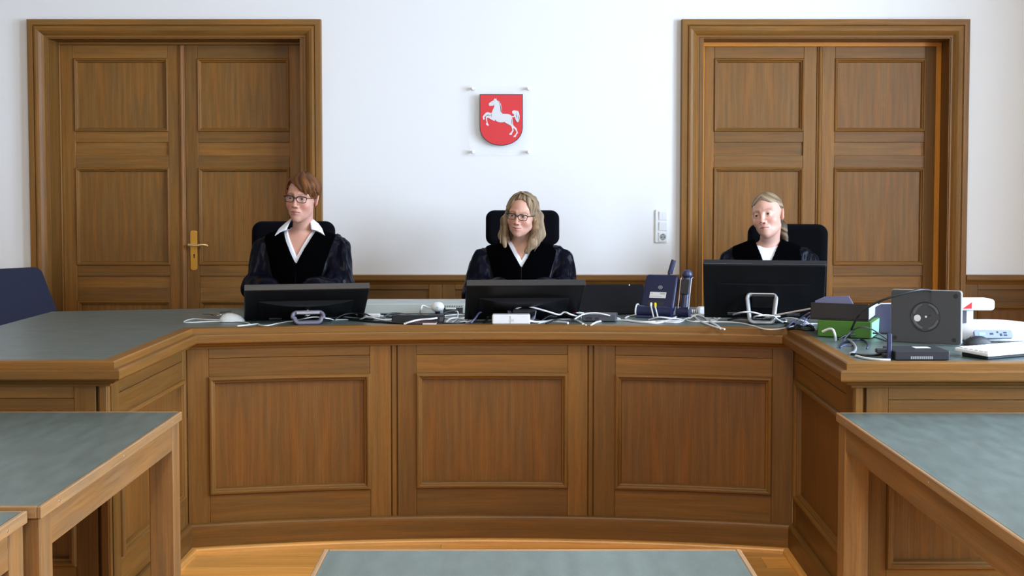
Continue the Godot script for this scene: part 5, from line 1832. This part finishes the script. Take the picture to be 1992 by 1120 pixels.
func hair_d(p: Vector3) -> float:
	match H.style:
		"short":
			var d := ell(p - Vector3(0.001, 0.040, -0.014), Vector3(0.081, 0.092, 0.104))
			d = smin(d, ell(p - Vector3(0.022, 0.070, 0.045), Vector3(0.060, 0.042, 0.046)), 0.03)
			d = smin(d, ell(p - Vector3(0.0, 0.005, -0.075), Vector3(0.064, 0.075, 0.040)), 0.03)
			var bang := 0.094 - (p.x + 0.052) * 0.74 + 0.25 * maxf(0.0, -0.052 - p.x)
			bang = clampf(bang, 0.010, 0.094)
			var side := -0.012 - clampf((-0.020 - p.z) * 1.6, 0.0, 0.075)
			if p.x < -0.050:
				bang = lerpf(bang, 0.0, clampf((-0.056 - p.x) / 0.012, 0.0, 1.0))
			var line := lerpf(side, bang, smoothstep(0.022, 0.050, p.z))
			d = smax(d, line - p.y, 0.006)
			return d
		"bob":
			var d := ell(p - Vector3(0, 0.036, -0.015), Vector3(0.083, 0.092, 0.102))
			var face := ell(p - Vector3(0.0, -0.006, 0.078), Vector3(0.0625, 0.100, 0.088))
			d = smax(d, -face, 0.010)
			d = smax(d, -0.03 - p.y, 0.01)
			d = smin(d, cap(p, Vector3(0, 0.0, -0.060), Vector3(0.01, -0.135, -0.062), 0.062, 0.055), 0.03)
			# the side lying before the shoulder, and the one tucked behind the ear
			d = smin(d, cap(p, Vector3(-0.068, 0.045, 0.012), Vector3(-0.087, -0.040, 0.012), 0.016, 0.025), 0.02)
			d = smin(d, cap(p, Vector3(-0.087, -0.040, 0.008), Vector3(-0.096, -0.135, 0.004), 0.025, 0.026), 0.015)
			d = smin(d, cap(p, Vector3(-0.096, -0.125, 0.004), Vector3(-0.074, -0.182, 0.026), 0.025, 0.011), 0.012)
			d = smin(d, cap(p, Vector3(0.064, 0.060, 0.020), Vector3(0.086, 0.000, -0.030), 0.016, 0.024), 0.02)
			d = smin(d, cap(p, Vector3(0.082, 0.000, -0.034), Vector3(0.098, -0.100, -0.016), 0.027, 0.038), 0.02)
			d = smin(d, cap(p, Vector3(0.095, -0.095, -0.010), Vector3(0.088, -0.150, 0.022), 0.038, 0.029), 0.02)
			d = smin(d, cap(p, Vector3(0.088, -0.140, 0.022), Vector3(0.060, -0.192, 0.050), 0.029, 0.014), 0.015)
			return smax(d, -(face + 0.004), 0.008)
		_:
			var d := ell(p - Vector3(0, 0.035, -0.015), Vector3(0.0790, 0.0885, 0.0985))
			var face := ell(p - Vector3(0.0, -0.022, 0.075), Vector3(0.070, 0.096, 0.090))
			d = smax(d, -face, 0.006)
			var ear := -0.004 + clampf((p.z + 0.03) * 1.1, -0.07, 0.06)
			d = smax(d, ear - p.y, 0.008)
			d = smin(d, cap(p, Vector3(0.010, -0.005, -0.100), Vector3(0.032, -0.060, -0.112), 0.020, 0.024), 0.012)
			d = smin(d, cap(p, Vector3(0.032, -0.060, -0.112), Vector3(0.046, -0.150, -0.095), 0.024, 0.010), 0.012)
			return d


func lock(b: MB, pts: Array, r0: float, r1: float, col: Color, xf: Transform3D) -> void:
	var p := []
	for q in curve(pts, 5):
		p.append(xf * q)
	b.tint = col
	b.tube(p, r0, 6, r1, 0.55)


# ------------------------------------------------ body and robe, seated, facing +z; y from the floor behind the bench
func torso_d(p: Vector3, fat: float) -> float:
	var q := Vector3(absf(p.x), p.y - H.dy, p.z)
	var d := ell(q - Vector3(0, 0.90, -0.015), Vector3(0.175 + fat, 0.235 + fat, 0.112 + fat))
	d = smin(d, cap(q, Vector3(0.0, 1.062, -0.035), Vector3(H.shoulder - 0.025, 1.040, -0.025), 0.052 + fat, 0.042 + fat), 0.05)
	d = smin(d, cap(q, Vector3(0.035, 1.095, -0.045), Vector3(0.13, 1.052, -0.03), 0.028 + fat, 0.034 + fat), 0.04)
	return smin(d, ell(Vector3(q.x, p.y, p.z) - Vector3(0, 0.66, -0.01), Vector3(0.165 + fat, 0.24, 0.125 + fat)), 0.08)


func arm_d(p: Vector3, ra: float, rb: float, rc: float, cuff: float) -> float:
	var q := Vector3(absf(p.x), p.y, p.z)
	var e := Vector3(H.elbow, 0.835 + H.dy * 0.6, 0.045)
	var d := cap(q, Vector3(H.shoulder, 1.035 + H.dy, -0.02), e, ra, rb)
	return smin(d, cap(q, e, Vector3(0.115, 0.842, 0.235 + cuff), rb, rc), 0.035)


func body_d(p: Vector3) -> float:
	var d := torso_d(p, 0.0)
	if d > 0.45:
		return d - 0.2
	d = smin(d, arm_d(p, 0.040, 0.034, 0.024, 0.055), 0.02)
	var q := Vector3(absf(p.x), p.y, p.z)
	d = smin(d, cap(p, Vector3(0, 1.06 + H.dy, -0.035), H.neck_top, 0.050, 0.046), 0.03)
	d = smin(d, cap(q, Vector3(0.09, 0.575, -0.02), Vector3(0.13, 0.555, 0.40), 0.085, 0.058), 0.04)
	d = smin(d, cap(q, Vector3(0.13, 0.545, 0.41), Vector3(0.13, 0.10, 0.36), 0.052, 0.034), 0.02)
	return smin(d, cap(q, Vector3(0.13, 0.045, 0.34), Vector3(0.145, 0.032, 0.52), 0.036, 0.028), 0.02)


func body_colour(p: Vector3) -> Color:
	return H.skin if p.y > 0.7 else lin(0.12, 0.11, 0.13)


# openings at the neck: a wedge in front, its half width growing upwards from the tip
func wedge(p: Vector3, tip: float, slope: float, less: float) -> float:
	var w := (p.y - tip) * slope - less
	return maxf((absf(p.x) - w) * 0.9, -0.045 - p.z)


func robe_d(p: Vector3) -> float:
	var d := torso_d(p, 0.020)
	if d > 0.4:
		return d - 0.2
	d = smin(d, arm_d(p, 0.062, 0.076, 0.066, 0.0), 0.012)
	var q := Vector3(absf(p.x), p.y, p.z)
	d = smin(d, cap(q, Vector3(0.09, 0.585, -0.02), Vector3(0.14, 0.565, 0.40), 0.105, 0.085), 0.06)
	d = smin(d, cap(q, Vector3(0.12, 0.55, 0.40), Vector3(0.11, 0.22, 0.38), 0.085, 0.10), 0.04)
	var nk := Vector3(0, 1.06 + H.dy, -0.035)
	d = smax(d, -cap(p, nk, nk + Vector3(0, 0.2, 0.01), 0.060, 0.070), 0.006)
	return smax(d, -wedge(p, H.tip, H.slope, 0.0), 0.004)


func robe_move(p: Vector3) -> float:
	var s := clampf((absf(p.x) - 0.13) / 0.06, 0.0, 1.0)
	return (0.004 + 0.016 * s) * strand.get_noise_3d(p.x * 9.0 + 3.0, p.y * 1.6 + p.z * 2.0, p.z * 9.0 + H.dy * 40.0)


func velvet_d(p: Vector3) -> float:
	var d := torso_d(p, 0.0255)
	if d > 0.1:
		return d
	var w: float = 0.105 + (p.y - 0.83 - H.dy) * 0.29
	d = smax(d, absf(p.x) - clampf(w, 0.06, H.shoulder - 0.008), 0.003)
	d = smax(d, -0.03 - p.z - (p.y - 1.0) * 0.2, 0.003)
	d = smax(d, 0.70 - p.y, 0.003)
	var nk := Vector3(0, 1.06 + H.dy, -0.035)
	d = smax(d, -cap(p, nk, nk + Vector3(0, 0.2, 0.01), 0.062, 0.072), 0.006)
	d = smax(d, -wedge(p, H.tip - 0.002, H.slope, -0.001), 0.003)
	return smax(d, -(absf(p.x) - 0.0012) if p.y < H.tip else d, 0.002)


func shirt_d(p: Vector3) -> float:
	var d := torso_d(p, 0.010)
	if d > 0.3:
		return d
	var nk := Vector3(0, 1.06 + H.dy, -0.036)
	d = smin(d, cap(p, nk, nk + Vector3(0, H.stand, 0.004), 0.0600, 0.0570), 0.010)
	d = smax(d, p.y - nk.y - H.stand, 0.004)
	d = smax(d, 0.72 - p.y, 0.004)
	if H.crew:
		return smax(d, -ell(p - Vector3(0, nk.y + 0.098, 0.02), Vector3(0.060, 0.052, 0.11)), 0.004)
	return smax(d, -wedge(p, H.tip + 0.01, H.slope, H.placket), 0.004)


func hand(b: MB, at: Vector3, s: float) -> void:
	# palm down on the desk, fingers forward and slightly curled; s mirrors it
	var f := func(p: Vector3) -> float:
		var d := ell(p - Vector3(0, 0.004, 0.045), Vector3(0.038, 0.0135, 0.048))
		d = smin(d, cap(p, Vector3(0, 0.010, -0.03), Vector3(0, 0.006, 0.02), 0.0245, 0.022), 0.02)
		for k in 4:
			var x := -0.027 + k * 0.0182
			var l: float = [0.060, 0.074, 0.068, 0.050][k]
			var r: float = [0.0084, 0.0086, 0.0082, 0.0072][k]
			var a := Vector3(x, 0.006, 0.078)
			var c := Vector3(x * 1.12, 0.012, 0.078 + l * 0.52)
			d = smin(d, cap(p, a, c, r * 1.08, r), 0.006)
			d = smin(d, cap(p, c, Vector3(x * 1.16, -0.004, 0.078 + l), r, r * 0.82), 0.003)
		d = smin(d, cap(p, Vector3(-0.024, 0.002, 0.022), Vector3(-0.050, 0.000, 0.052), 0.0135, 0.0098), 0.010)
		return smin(d, cap(p, Vector3(-0.050, 0.000, 0.052), Vector3(-0.053, -0.003, 0.084), 0.0098, 0.0078), 0.004)
	var xf := Transform3D(Basis(Vector3.UP, -0.25 * s) * Basis(Vector3(s, 0, 0), Vector3.UP, Vector3(0, 0, 1)), at)
	var n0 := b.ix.size()
	nets(b, f, Vector3(-0.075, -0.032, -0.062), Vector3(0.060, 0.050, 0.175), 0.003, func(_p): return H.skin, none, xf)
	if s < 0.0:
		for i in range(n0, b.ix.size(), 3):
			var k := b.ix[i]
			b.ix[i] = b.ix[i + 1]
			b.ix[i + 1] = k


func person(label: String, at: Vector3, turn: float) -> void:
	strand.noise_type = FastNoiseLite.TYPE_SIMPLEX
	strand.frequency = 1.0
	strand.fractal_octaves = 3
	var t := thing("person", label, "person", at, Vector3(0, turn, 0))
	var hx := Transform3D(Basis.from_euler(H.look).scaled(Vector3.ONE * H.size), H.head)
	H.neck = hx.affine_inverse() * Vector3(0, 1.045 + H.dy, -0.036)
	H.neck_top = hx * Vector3(0, -0.07, -0.03)
	var b := mb()
	nets(b, head_d, Vector3(-0.10, -0.225, -0.13), Vector3(0.10, 0.135, 0.135), 0.0027, head_colour, none, hx)
	nets(b, body_d, Vector3(-0.36, -0.01, -0.20), Vector3(0.36, 1.20, 0.60), 0.010, body_colour, none)
	for s in [-1.0, 1.0]:
		hand(b, Vector3(s * 0.105, 0.778, 0.315), s)
	var body := obj("body", b, M.skin, t)
	for s in [-1.0, 1.0]:
		b = mb(hx * Transform3D(Basis.IDENTITY, Vector3(s * 0.031, -0.001, 0.0715)))
		eyeball(b)
		obj("eye", b, M.eye, body)
	b = mb()
	nets(b, hair_d, Vector3(-0.15, -0.23, -0.17), Vector3(0.17, 0.150, 0.13), 0.003, hair_colour, hair_move, hx)
	locks(b, hx)
	obj("hair", b, M.hair, t)
	b = mb()
	nets(b, robe_d, Vector3(-0.38, 0.10, -0.22), Vector3(0.38, 1.20, 0.56), 0.0075, none, robe_move)
	var robe := obj("robe", b, M.satin, t)
	robe.set_meta("label", "black satin robe with wide sleeves")
	b = mb()
	nets(b, velvet_d, Vector3(-0.22, 0.66, -0.10), Vector3(0.22, 1.20, 0.18), 0.004, none, none)
	obj("velvet_facing", b, M.velvet, robe).set_meta("label", "matt black velvet facing")
	b = mb()
	nets(b, shirt_d, Vector3(-0.24, 0.70, -0.20), Vector3(0.24, 1.20, 0.18), 0.004, none, none)
	var shirt := obj("shirt", b, M.cloth, t)
	shirt.set_meta("label", "white shirt")
	if H.collar:
		for s in [-1.0, 1.0]:
			b = mb()
			collar(b, s)
			obj("collar_point", b, M.cloth, shirt)
	if H.glasses:
		glasses(t, hx)
	if H.style == "bob":
		b = mb(hx)
		var ring := []
		for k in 15:
			ring.append(Vector3(0.079, -0.046 + cos(TAU * k / 14.0) * 0.009, -0.004 + sin(TAU * k / 14.0) * 0.009))
		b.tube(ring, 0.0013, 6)
		obj("earring", b, M.brass, t)


func eyeball(b: MB) -> void:
	var g: Vector3 = H.gaze.normalized()
	var rings := []
	var side := g.cross(Vector3.UP).normalized()
	var up := side.cross(g)
	var cols := []
	for k in [0.0, 9.0, 13.0, 14.5, 31.0, 33.0, 35.0, 45.0, 65.0, 90.0]:
		var a := deg_to_rad(k)
		var ring := PackedVector3Array()
		for j in 20:
			var f := TAU * j / 20.0
			ring.append((g * cos(a) + (side * cos(f) + up * sin(f)) * sin(a)) * 0.0122)
		rings.append(ring)
		cols.append(lin(0.02, 0.02, 0.02) if k < 13.5 else (H.iris if k < 32.0 else (lin(0.15, 0.12, 0.11) if k < 34.0 else lin(0.74, 0.70, 0.67))))
	var n0 := b.c.size()
	b.loft(rings, false, false)
	for i in rings.size():
		for j in 20:
			b.c[n0 + i * 20 + j] = cols[i]


func skull(az: float, y: float, lift: float) -> Vector3:
	# a point on the hair's surface at a height, in the direction az (0 = face, towards +x)
	var c := Vector3(0, 0.037, -0.014)
	var r := Vector3(0.084, 0.091, 0.103) + Vector3.ONE * lift
	var k := sqrt(maxf(0.0, 1.0 - pow((y - c.y) / r.y, 2.0)))
	return Vector3(sin(az) * r.x * k, y, c.z + cos(az) * r.z * k)


func locks(b: MB, hx: Transform3D) -> void:
	var g := RandomNumberGenerator.new()
	g.seed = 5 + int(H.dy * -1000.0)
	var dark: Color = H.hair_dark
	var light: Color = H.hair_light
	match H.style:
		"short":
			for i in 34:   # the fringe swept across the forehead
				var f := i / 33.0
				var a0 := lerpf(-0.75, 0.9, f) + g.randf_range(-0.08, 0.08)
				var a1 := lerpf(-0.30, 1.22, f) + g.randf_range(-0.06, 0.06)
				var y1 := lerpf(0.088, 0.012, pow(f, 0.9)) + g.randf_range(-0.006, 0.008)
				lock(b, [skull(a0 - 0.35, 0.118, 0.001), skull(a0, 0.100, 0.006), skull(lerpf(a0, a1, 0.6), lerpf(0.09, y1, 0.6), 0.008), skull(a1, y1, 0.004)], 0.0052, 0.0018, dark.lerp(light, g.randf()), hx)
			for i in 60:   # sides and back
				var a := lerpf(0.95, TAU - 0.95, i / 59.0) + g.randf_range(-0.05, 0.05)
				var y1 := 0.004 + g.randf_range(-0.018, 0.02) - 0.06 * smoothstep(1.9, 2.6, PI - absf(a - PI) + 0.0)
				if absf(a - PI) > 1.7:
					y1 += 0.015
				lock(b, [skull(a * 0.97, 0.108, 0.002), skull(a, 0.075, 0.005), skull(a + 0.05, 0.04, 0.004), skull(a + 0.1, y1, 0.001)], 0.0055, 0.0018, dark.lerp(light, g.randf()), hx)
		"bob":
			for s in [-1.0, 1.0]:
				for i in 46:
					var f := i / 45.0
					var a0 := lerpf(0.25, 2.9, f)
					var top := Vector3(-0.012 + s * 0.004, 0.129 - f * f * 0.03, lerpf(0.030, -0.09, f))
					var crown := skull(s * lerpf(0.50, 2.6, f), lerpf(0.119, 0.10, f), 0.002)
					var brow := skull(s * lerpf(0.92, 2.6, f), lerpf(0.104, 0.08, f), 0.002)
					var m := skull(s * lerpf(1.26, 2.6, f), lerpf(0.062, 0.06, f), 0.003)
					var low: Vector3
					var end: Vector3
					if s < 0.0:
						low = Vector3(lerpf(-0.094, -0.05, maxf(0.0, f * 1.6 - 0.6)), -0.05 + g.randf_range(-0.01, 0.01), lerpf(0.030, -0.10, f))
						end = Vector3(lerpf(-0.090, -0.03, f) + g.randf_range(-0.016, 0.012), -0.160 + g.randf_range(-0.020, 0.012), lerpf(0.034, -0.09, f))
					else:
						low = Vector3(lerpf(0.090, 0.05, maxf(0.0, f * 1.6 - 0.6)) + g.randf_range(-0.004, 0.014), -0.03 + g.randf_range(-0.012, 0.01), lerpf(-0.008, -0.10, f))
						end = Vector3(lerpf(0.095, 0.04, f) + g.randf_range(-0.030, 0.018), -0.168 + g.randf_range(-0.026, 0.020), lerpf(0.048, -0.085, f) + g.randf_range(-0.01, 0.01))
					var knee := low.lerp(end, 0.55) + Vector3(s * (0.020 if s > 0.0 else 0.006), 0, 0)
					lock(b, [top, crown, brow, m, low, knee, end], 0.0052, 0.0022, dark.lerp(light, clampf(g.randf() * 1.1, 0.0, 1.0)), hx)
		_:
			for i in 16:
				var o := Vector3(g.randf_range(-0.016, 0.016), 0, g.randf_range(-0.014, 0.014))
				lock(b, [Vector3(0.006, -0.006, -0.108) + o * 0.4, Vector3(0.026, -0.060, -0.114) + o * 1.3, Vector3(0.036, -0.11, -0.104) + o * 1.2, Vector3(0.044, -0.160 + g.randf_range(-0.015, 0.015), -0.092) + o * 0.6], 0.0055, 0.002, dark * g.randf_range(0.35, 0.6), hx)


func on_robe(x: float, y: float, least: float) -> float:
	# the robe's front surface at x, y
	var z := 0.20
	while z > least and torso_d(Vector3(x, y, z), 0.036) > 0.0:
		z -= 0.002
	return maxf(z, least)


func collar(b: MB, s: float) -> void:
	# a folded collar leaf lying over the robe: columns from the neck edge to the outer edge, rows from the back to the point
	var y := 1.06 + float(H.dy)
	var k := 1.0 if s > 0.0 else 0.86
	var a := [Vector3(0.042, y + 0.138, -0.012), Vector3(0.054, y + 0.116, 0.012), Vector3(0.062, y + 0.096, 0.030), Vector3(0.068, y + 0.074, 0.045)]
	var m := [Vector3(0.054, y + 0.136, -0.030), Vector3(0.078, y + 0.114, -0.004), Vector3(0.092, y + 0.092, 0.016), Vector3(0.100, y + 0.072, 0.036)]
	var c := [Vector3(0.058, y + 0.126, -0.050), Vector3(0.092, y + 0.104, -0.024), Vector3(0.118, y + 0.078, 0.000), Vector3(0.137, y + 0.044, 0.020)]
	var grid := []
	for i in 16:
		var u := i / 15.0 * 3.0
		var n := mini(int(u), 2)
		var f := u - n
		for j in 7:
			var g := j / 6.0
			var p0: Vector3 = a[n].lerp(a[n + 1], f)
			var p1: Vector3 = m[n].lerp(m[n + 1], f)
			var p2: Vector3 = c[n].lerp(c[n + 1], f)
			var p := p0.lerp(p1, g).lerp(p1.lerp(p2, g), g)
			p.x *= s * k
			p.z = on_robe(p.x, p.y, p.z)
			grid.append(p)
	for pass_no in 4:   # cloth does not kink
		var z := []
		for i in 16:
			for j in 7:
				var w := 0.0
				var q := 0
				for o in [[-1, 0], [1, 0], [0, -1], [0, 1], [0, 0]]:
					if i + o[0] >= 0 and i + o[0] < 16 and j + o[1] >= 0 and j + o[1] < 7:
						w += grid[(i + o[0]) * 7 + j + o[1]].z
						q += 1
				z.append(w / q)
		for i in grid.size():
			grid[i].z = maxf(z[i], grid[i].z - 0.002)
	var rings := []
	for i in 16:
		var ring := PackedVector3Array()
		for j in 7:
			ring.append(grid[i * 7 + j] + Vector3(0, 0.004, 0.011))
		for j in 7:
			ring.append(grid[i * 7 + 6 - j] + Vector3(0, 0.0, 0.005))
		rings.append(ring)
	b.loft(rings)


func glasses(t: Node, hx: Transform3D) -> void:
	var b := mb(hx)
	var lens := []
	for s in [-1.0, 1.0]:
		var ring := []
		for k in 25:
			var a := TAU * k / 24.0
			var cx := signf(cos(a)) * pow(absf(cos(a)), 0.55) * 0.0245
			var cy := signf(sin(a)) * pow(absf(sin(a)), 0.6) * 0.0150
			ring.append(Vector3(s * 0.0330 + cx * (1.0 + 0.08 * signf(cy)), -0.004 + cy, 0.0975 - 0.30 * pow(absf(s * 0.0330 + cx), 1.6) * 1.6))
		b.tube(ring, 0.0019, 6)
		var top := []
		for k in range(1, 12):
			top.append(ring[k] + Vector3(0, 0.0006, 0.0002))
		b.tube(top, 0.0030, 6)
		lens.append(ring)
		b.tube(curve([Vector3(s * 0.059, 0.006, 0.092), Vector3(s * 0.068, 0.007, 0.084), Vector3(s * 0.0755, 0.005, 0.045), Vector3(s * 0.0775, 0.004, 0.0), Vector3(s * 0.0785, -0.006, -0.022)]), 0.0019, 6)
	b.tube(curve([Vector3(-0.0095, 0.002, 0.0975), Vector3(0, 0.0045, 0.1015), Vector3(0.0095, 0.002, 0.0975)]), 0.0022, 6)
	var g := obj("glasses", b, mat(0.035, 0.022, 0.028, 0.45), t)
	g.set_meta("label", "dark-rimmed glasses")
	for r in lens:
		b = mb(hx)
		var mid := Vector3.ZERO
		for k in 24:
			mid += r[k] / 24.0
		var q := Vector3(signf(mid.x) * 0.25, 0, 1).normalized()
		var c := b.put(mid, q, Vector2.ZERO)
		var row := []
		for k in 24:
			row.append(b.put(r[k], q, Vector2.ZERO))
		for k in 24:
			b.tri(c, row[k], row[(k + 1) % 24])
		obj("lens", b, M.lens, g)


func people() -> void:
	var std := {"neck": Vector3.ZERO, "smile": 0.0, "jaw": 1.0, "chin": 0.0, "cheek": 1.0, "size": 1.0, "brow_strength": 0.6, "sweep": 0.0, "groove": 0.004, "tipped": 0.0, "whorl": Vector3(0.0, 0.13, -0.03), "collar": false, "crew": false, "stand": 0.035, "placket": 0.020, "glasses": true, "elbow": 0.205, "iris": lin(0.20, 0.22, 0.22)}
	H = std.duplicate()
	H.merge({"style": "short", "dy": 0.0, "head": Vector3(0.021, 1.298, 0.045), "look": Vector3(0.03, -0.15, -0.08), "gaze": Vector3(-0.22, 0.02, 1.0), "shoulder": 0.190, "tip": 0.962, "slope": 0.50, "collar": true, "stand": 0.085, "placket": 0.015, "chin": 0.004, "jaw": 0.87, "cheek": 0.95, "smile": -0.0008,
		"skin": lin(0.798, 0.591, 0.511), "blush": lin(0.779, 0.493, 0.432), "lip": lin(0.70, 0.42, 0.40), "brow": lin(0.42, 0.28, 0.20), "hair_dark": lin(0.20, 0.115, 0.06), "hair_light": lin(0.50, 0.31, 0.16), "whorl": Vector3(-0.02, 0.12, -0.05), "sweep": 1.2, "groove": 0.005}, true)
	person("person in black robe, wide white shirt collar and glasses, sitting nearest the brass handle", Vector3(-1.09, PODIUM, -6.45), -0.04)
	H = std.duplicate()
	H.merge({"style": "bob", "dy": -0.062, "head": Vector3(0.002, 1.212, 0.055), "look": Vector3(0.07, -0.27, -0.11), "gaze": Vector3(-0.25, 0.02, 1.0), "shoulder": 0.197, "elbow": 0.225, "tip": 0.942, "slope": 0.56, "placket": 0.017, "stand": 0.080, "smile": 0.0035, "size": 0.915, "jaw": 1.02, "cheek": 1.12,
		"skin": lin(0.803, 0.609, 0.524), "blush": lin(0.779, 0.502, 0.432), "lip": lin(0.72, 0.42, 0.40), "brow": lin(0.50, 0.38, 0.28), "hair_dark": lin(0.32, 0.265, 0.20), "hair_light": lin(0.64, 0.545, 0.43), "whorl": Vector3(-0.012, 0.13, -0.03), "groove": 0.006, "tipped": 0.3}, true)
	person("person in black robe, white shirt and glasses, sitting under the coat of arms", Vector3(0.05, PODIUM, -6.45), -0.02)
	H = std.duplicate()
	H.merge({"style": "tail", "dy": -0.066, "head": Vector3(0.000, 1.209, 0.045), "look": Vector3(-0.06, -0.32, 0.19), "gaze": Vector3(-0.12, 0.03, 1.0), "shoulder": 0.188, "tip": 0.930, "slope": 0.42, "crew": true, "stand": 0.060, "glasses": false, "smile": -0.001, "jaw": 1.0, "cheek": 1.08, "chin": -0.002, "size": 0.985, "brow_strength": 0.5,
		"skin": lin(0.817, 0.628, 0.552), "blush": lin(0.807, 0.567, 0.506), "lip": lin(0.74, 0.47, 0.44), "brow": lin(0.52, 0.40, 0.31), "hair_dark": lin(0.36, 0.29, 0.215), "hair_light": lin(0.66, 0.575, 0.46), "groove": 0.0025, "iris": lin(0.16, 0.11, 0.08)}, true)
	person("person in black robe and white round-necked top, sitting behind the tallest screen", Vector3(1.318, PODIUM, -6.46), -0.22)
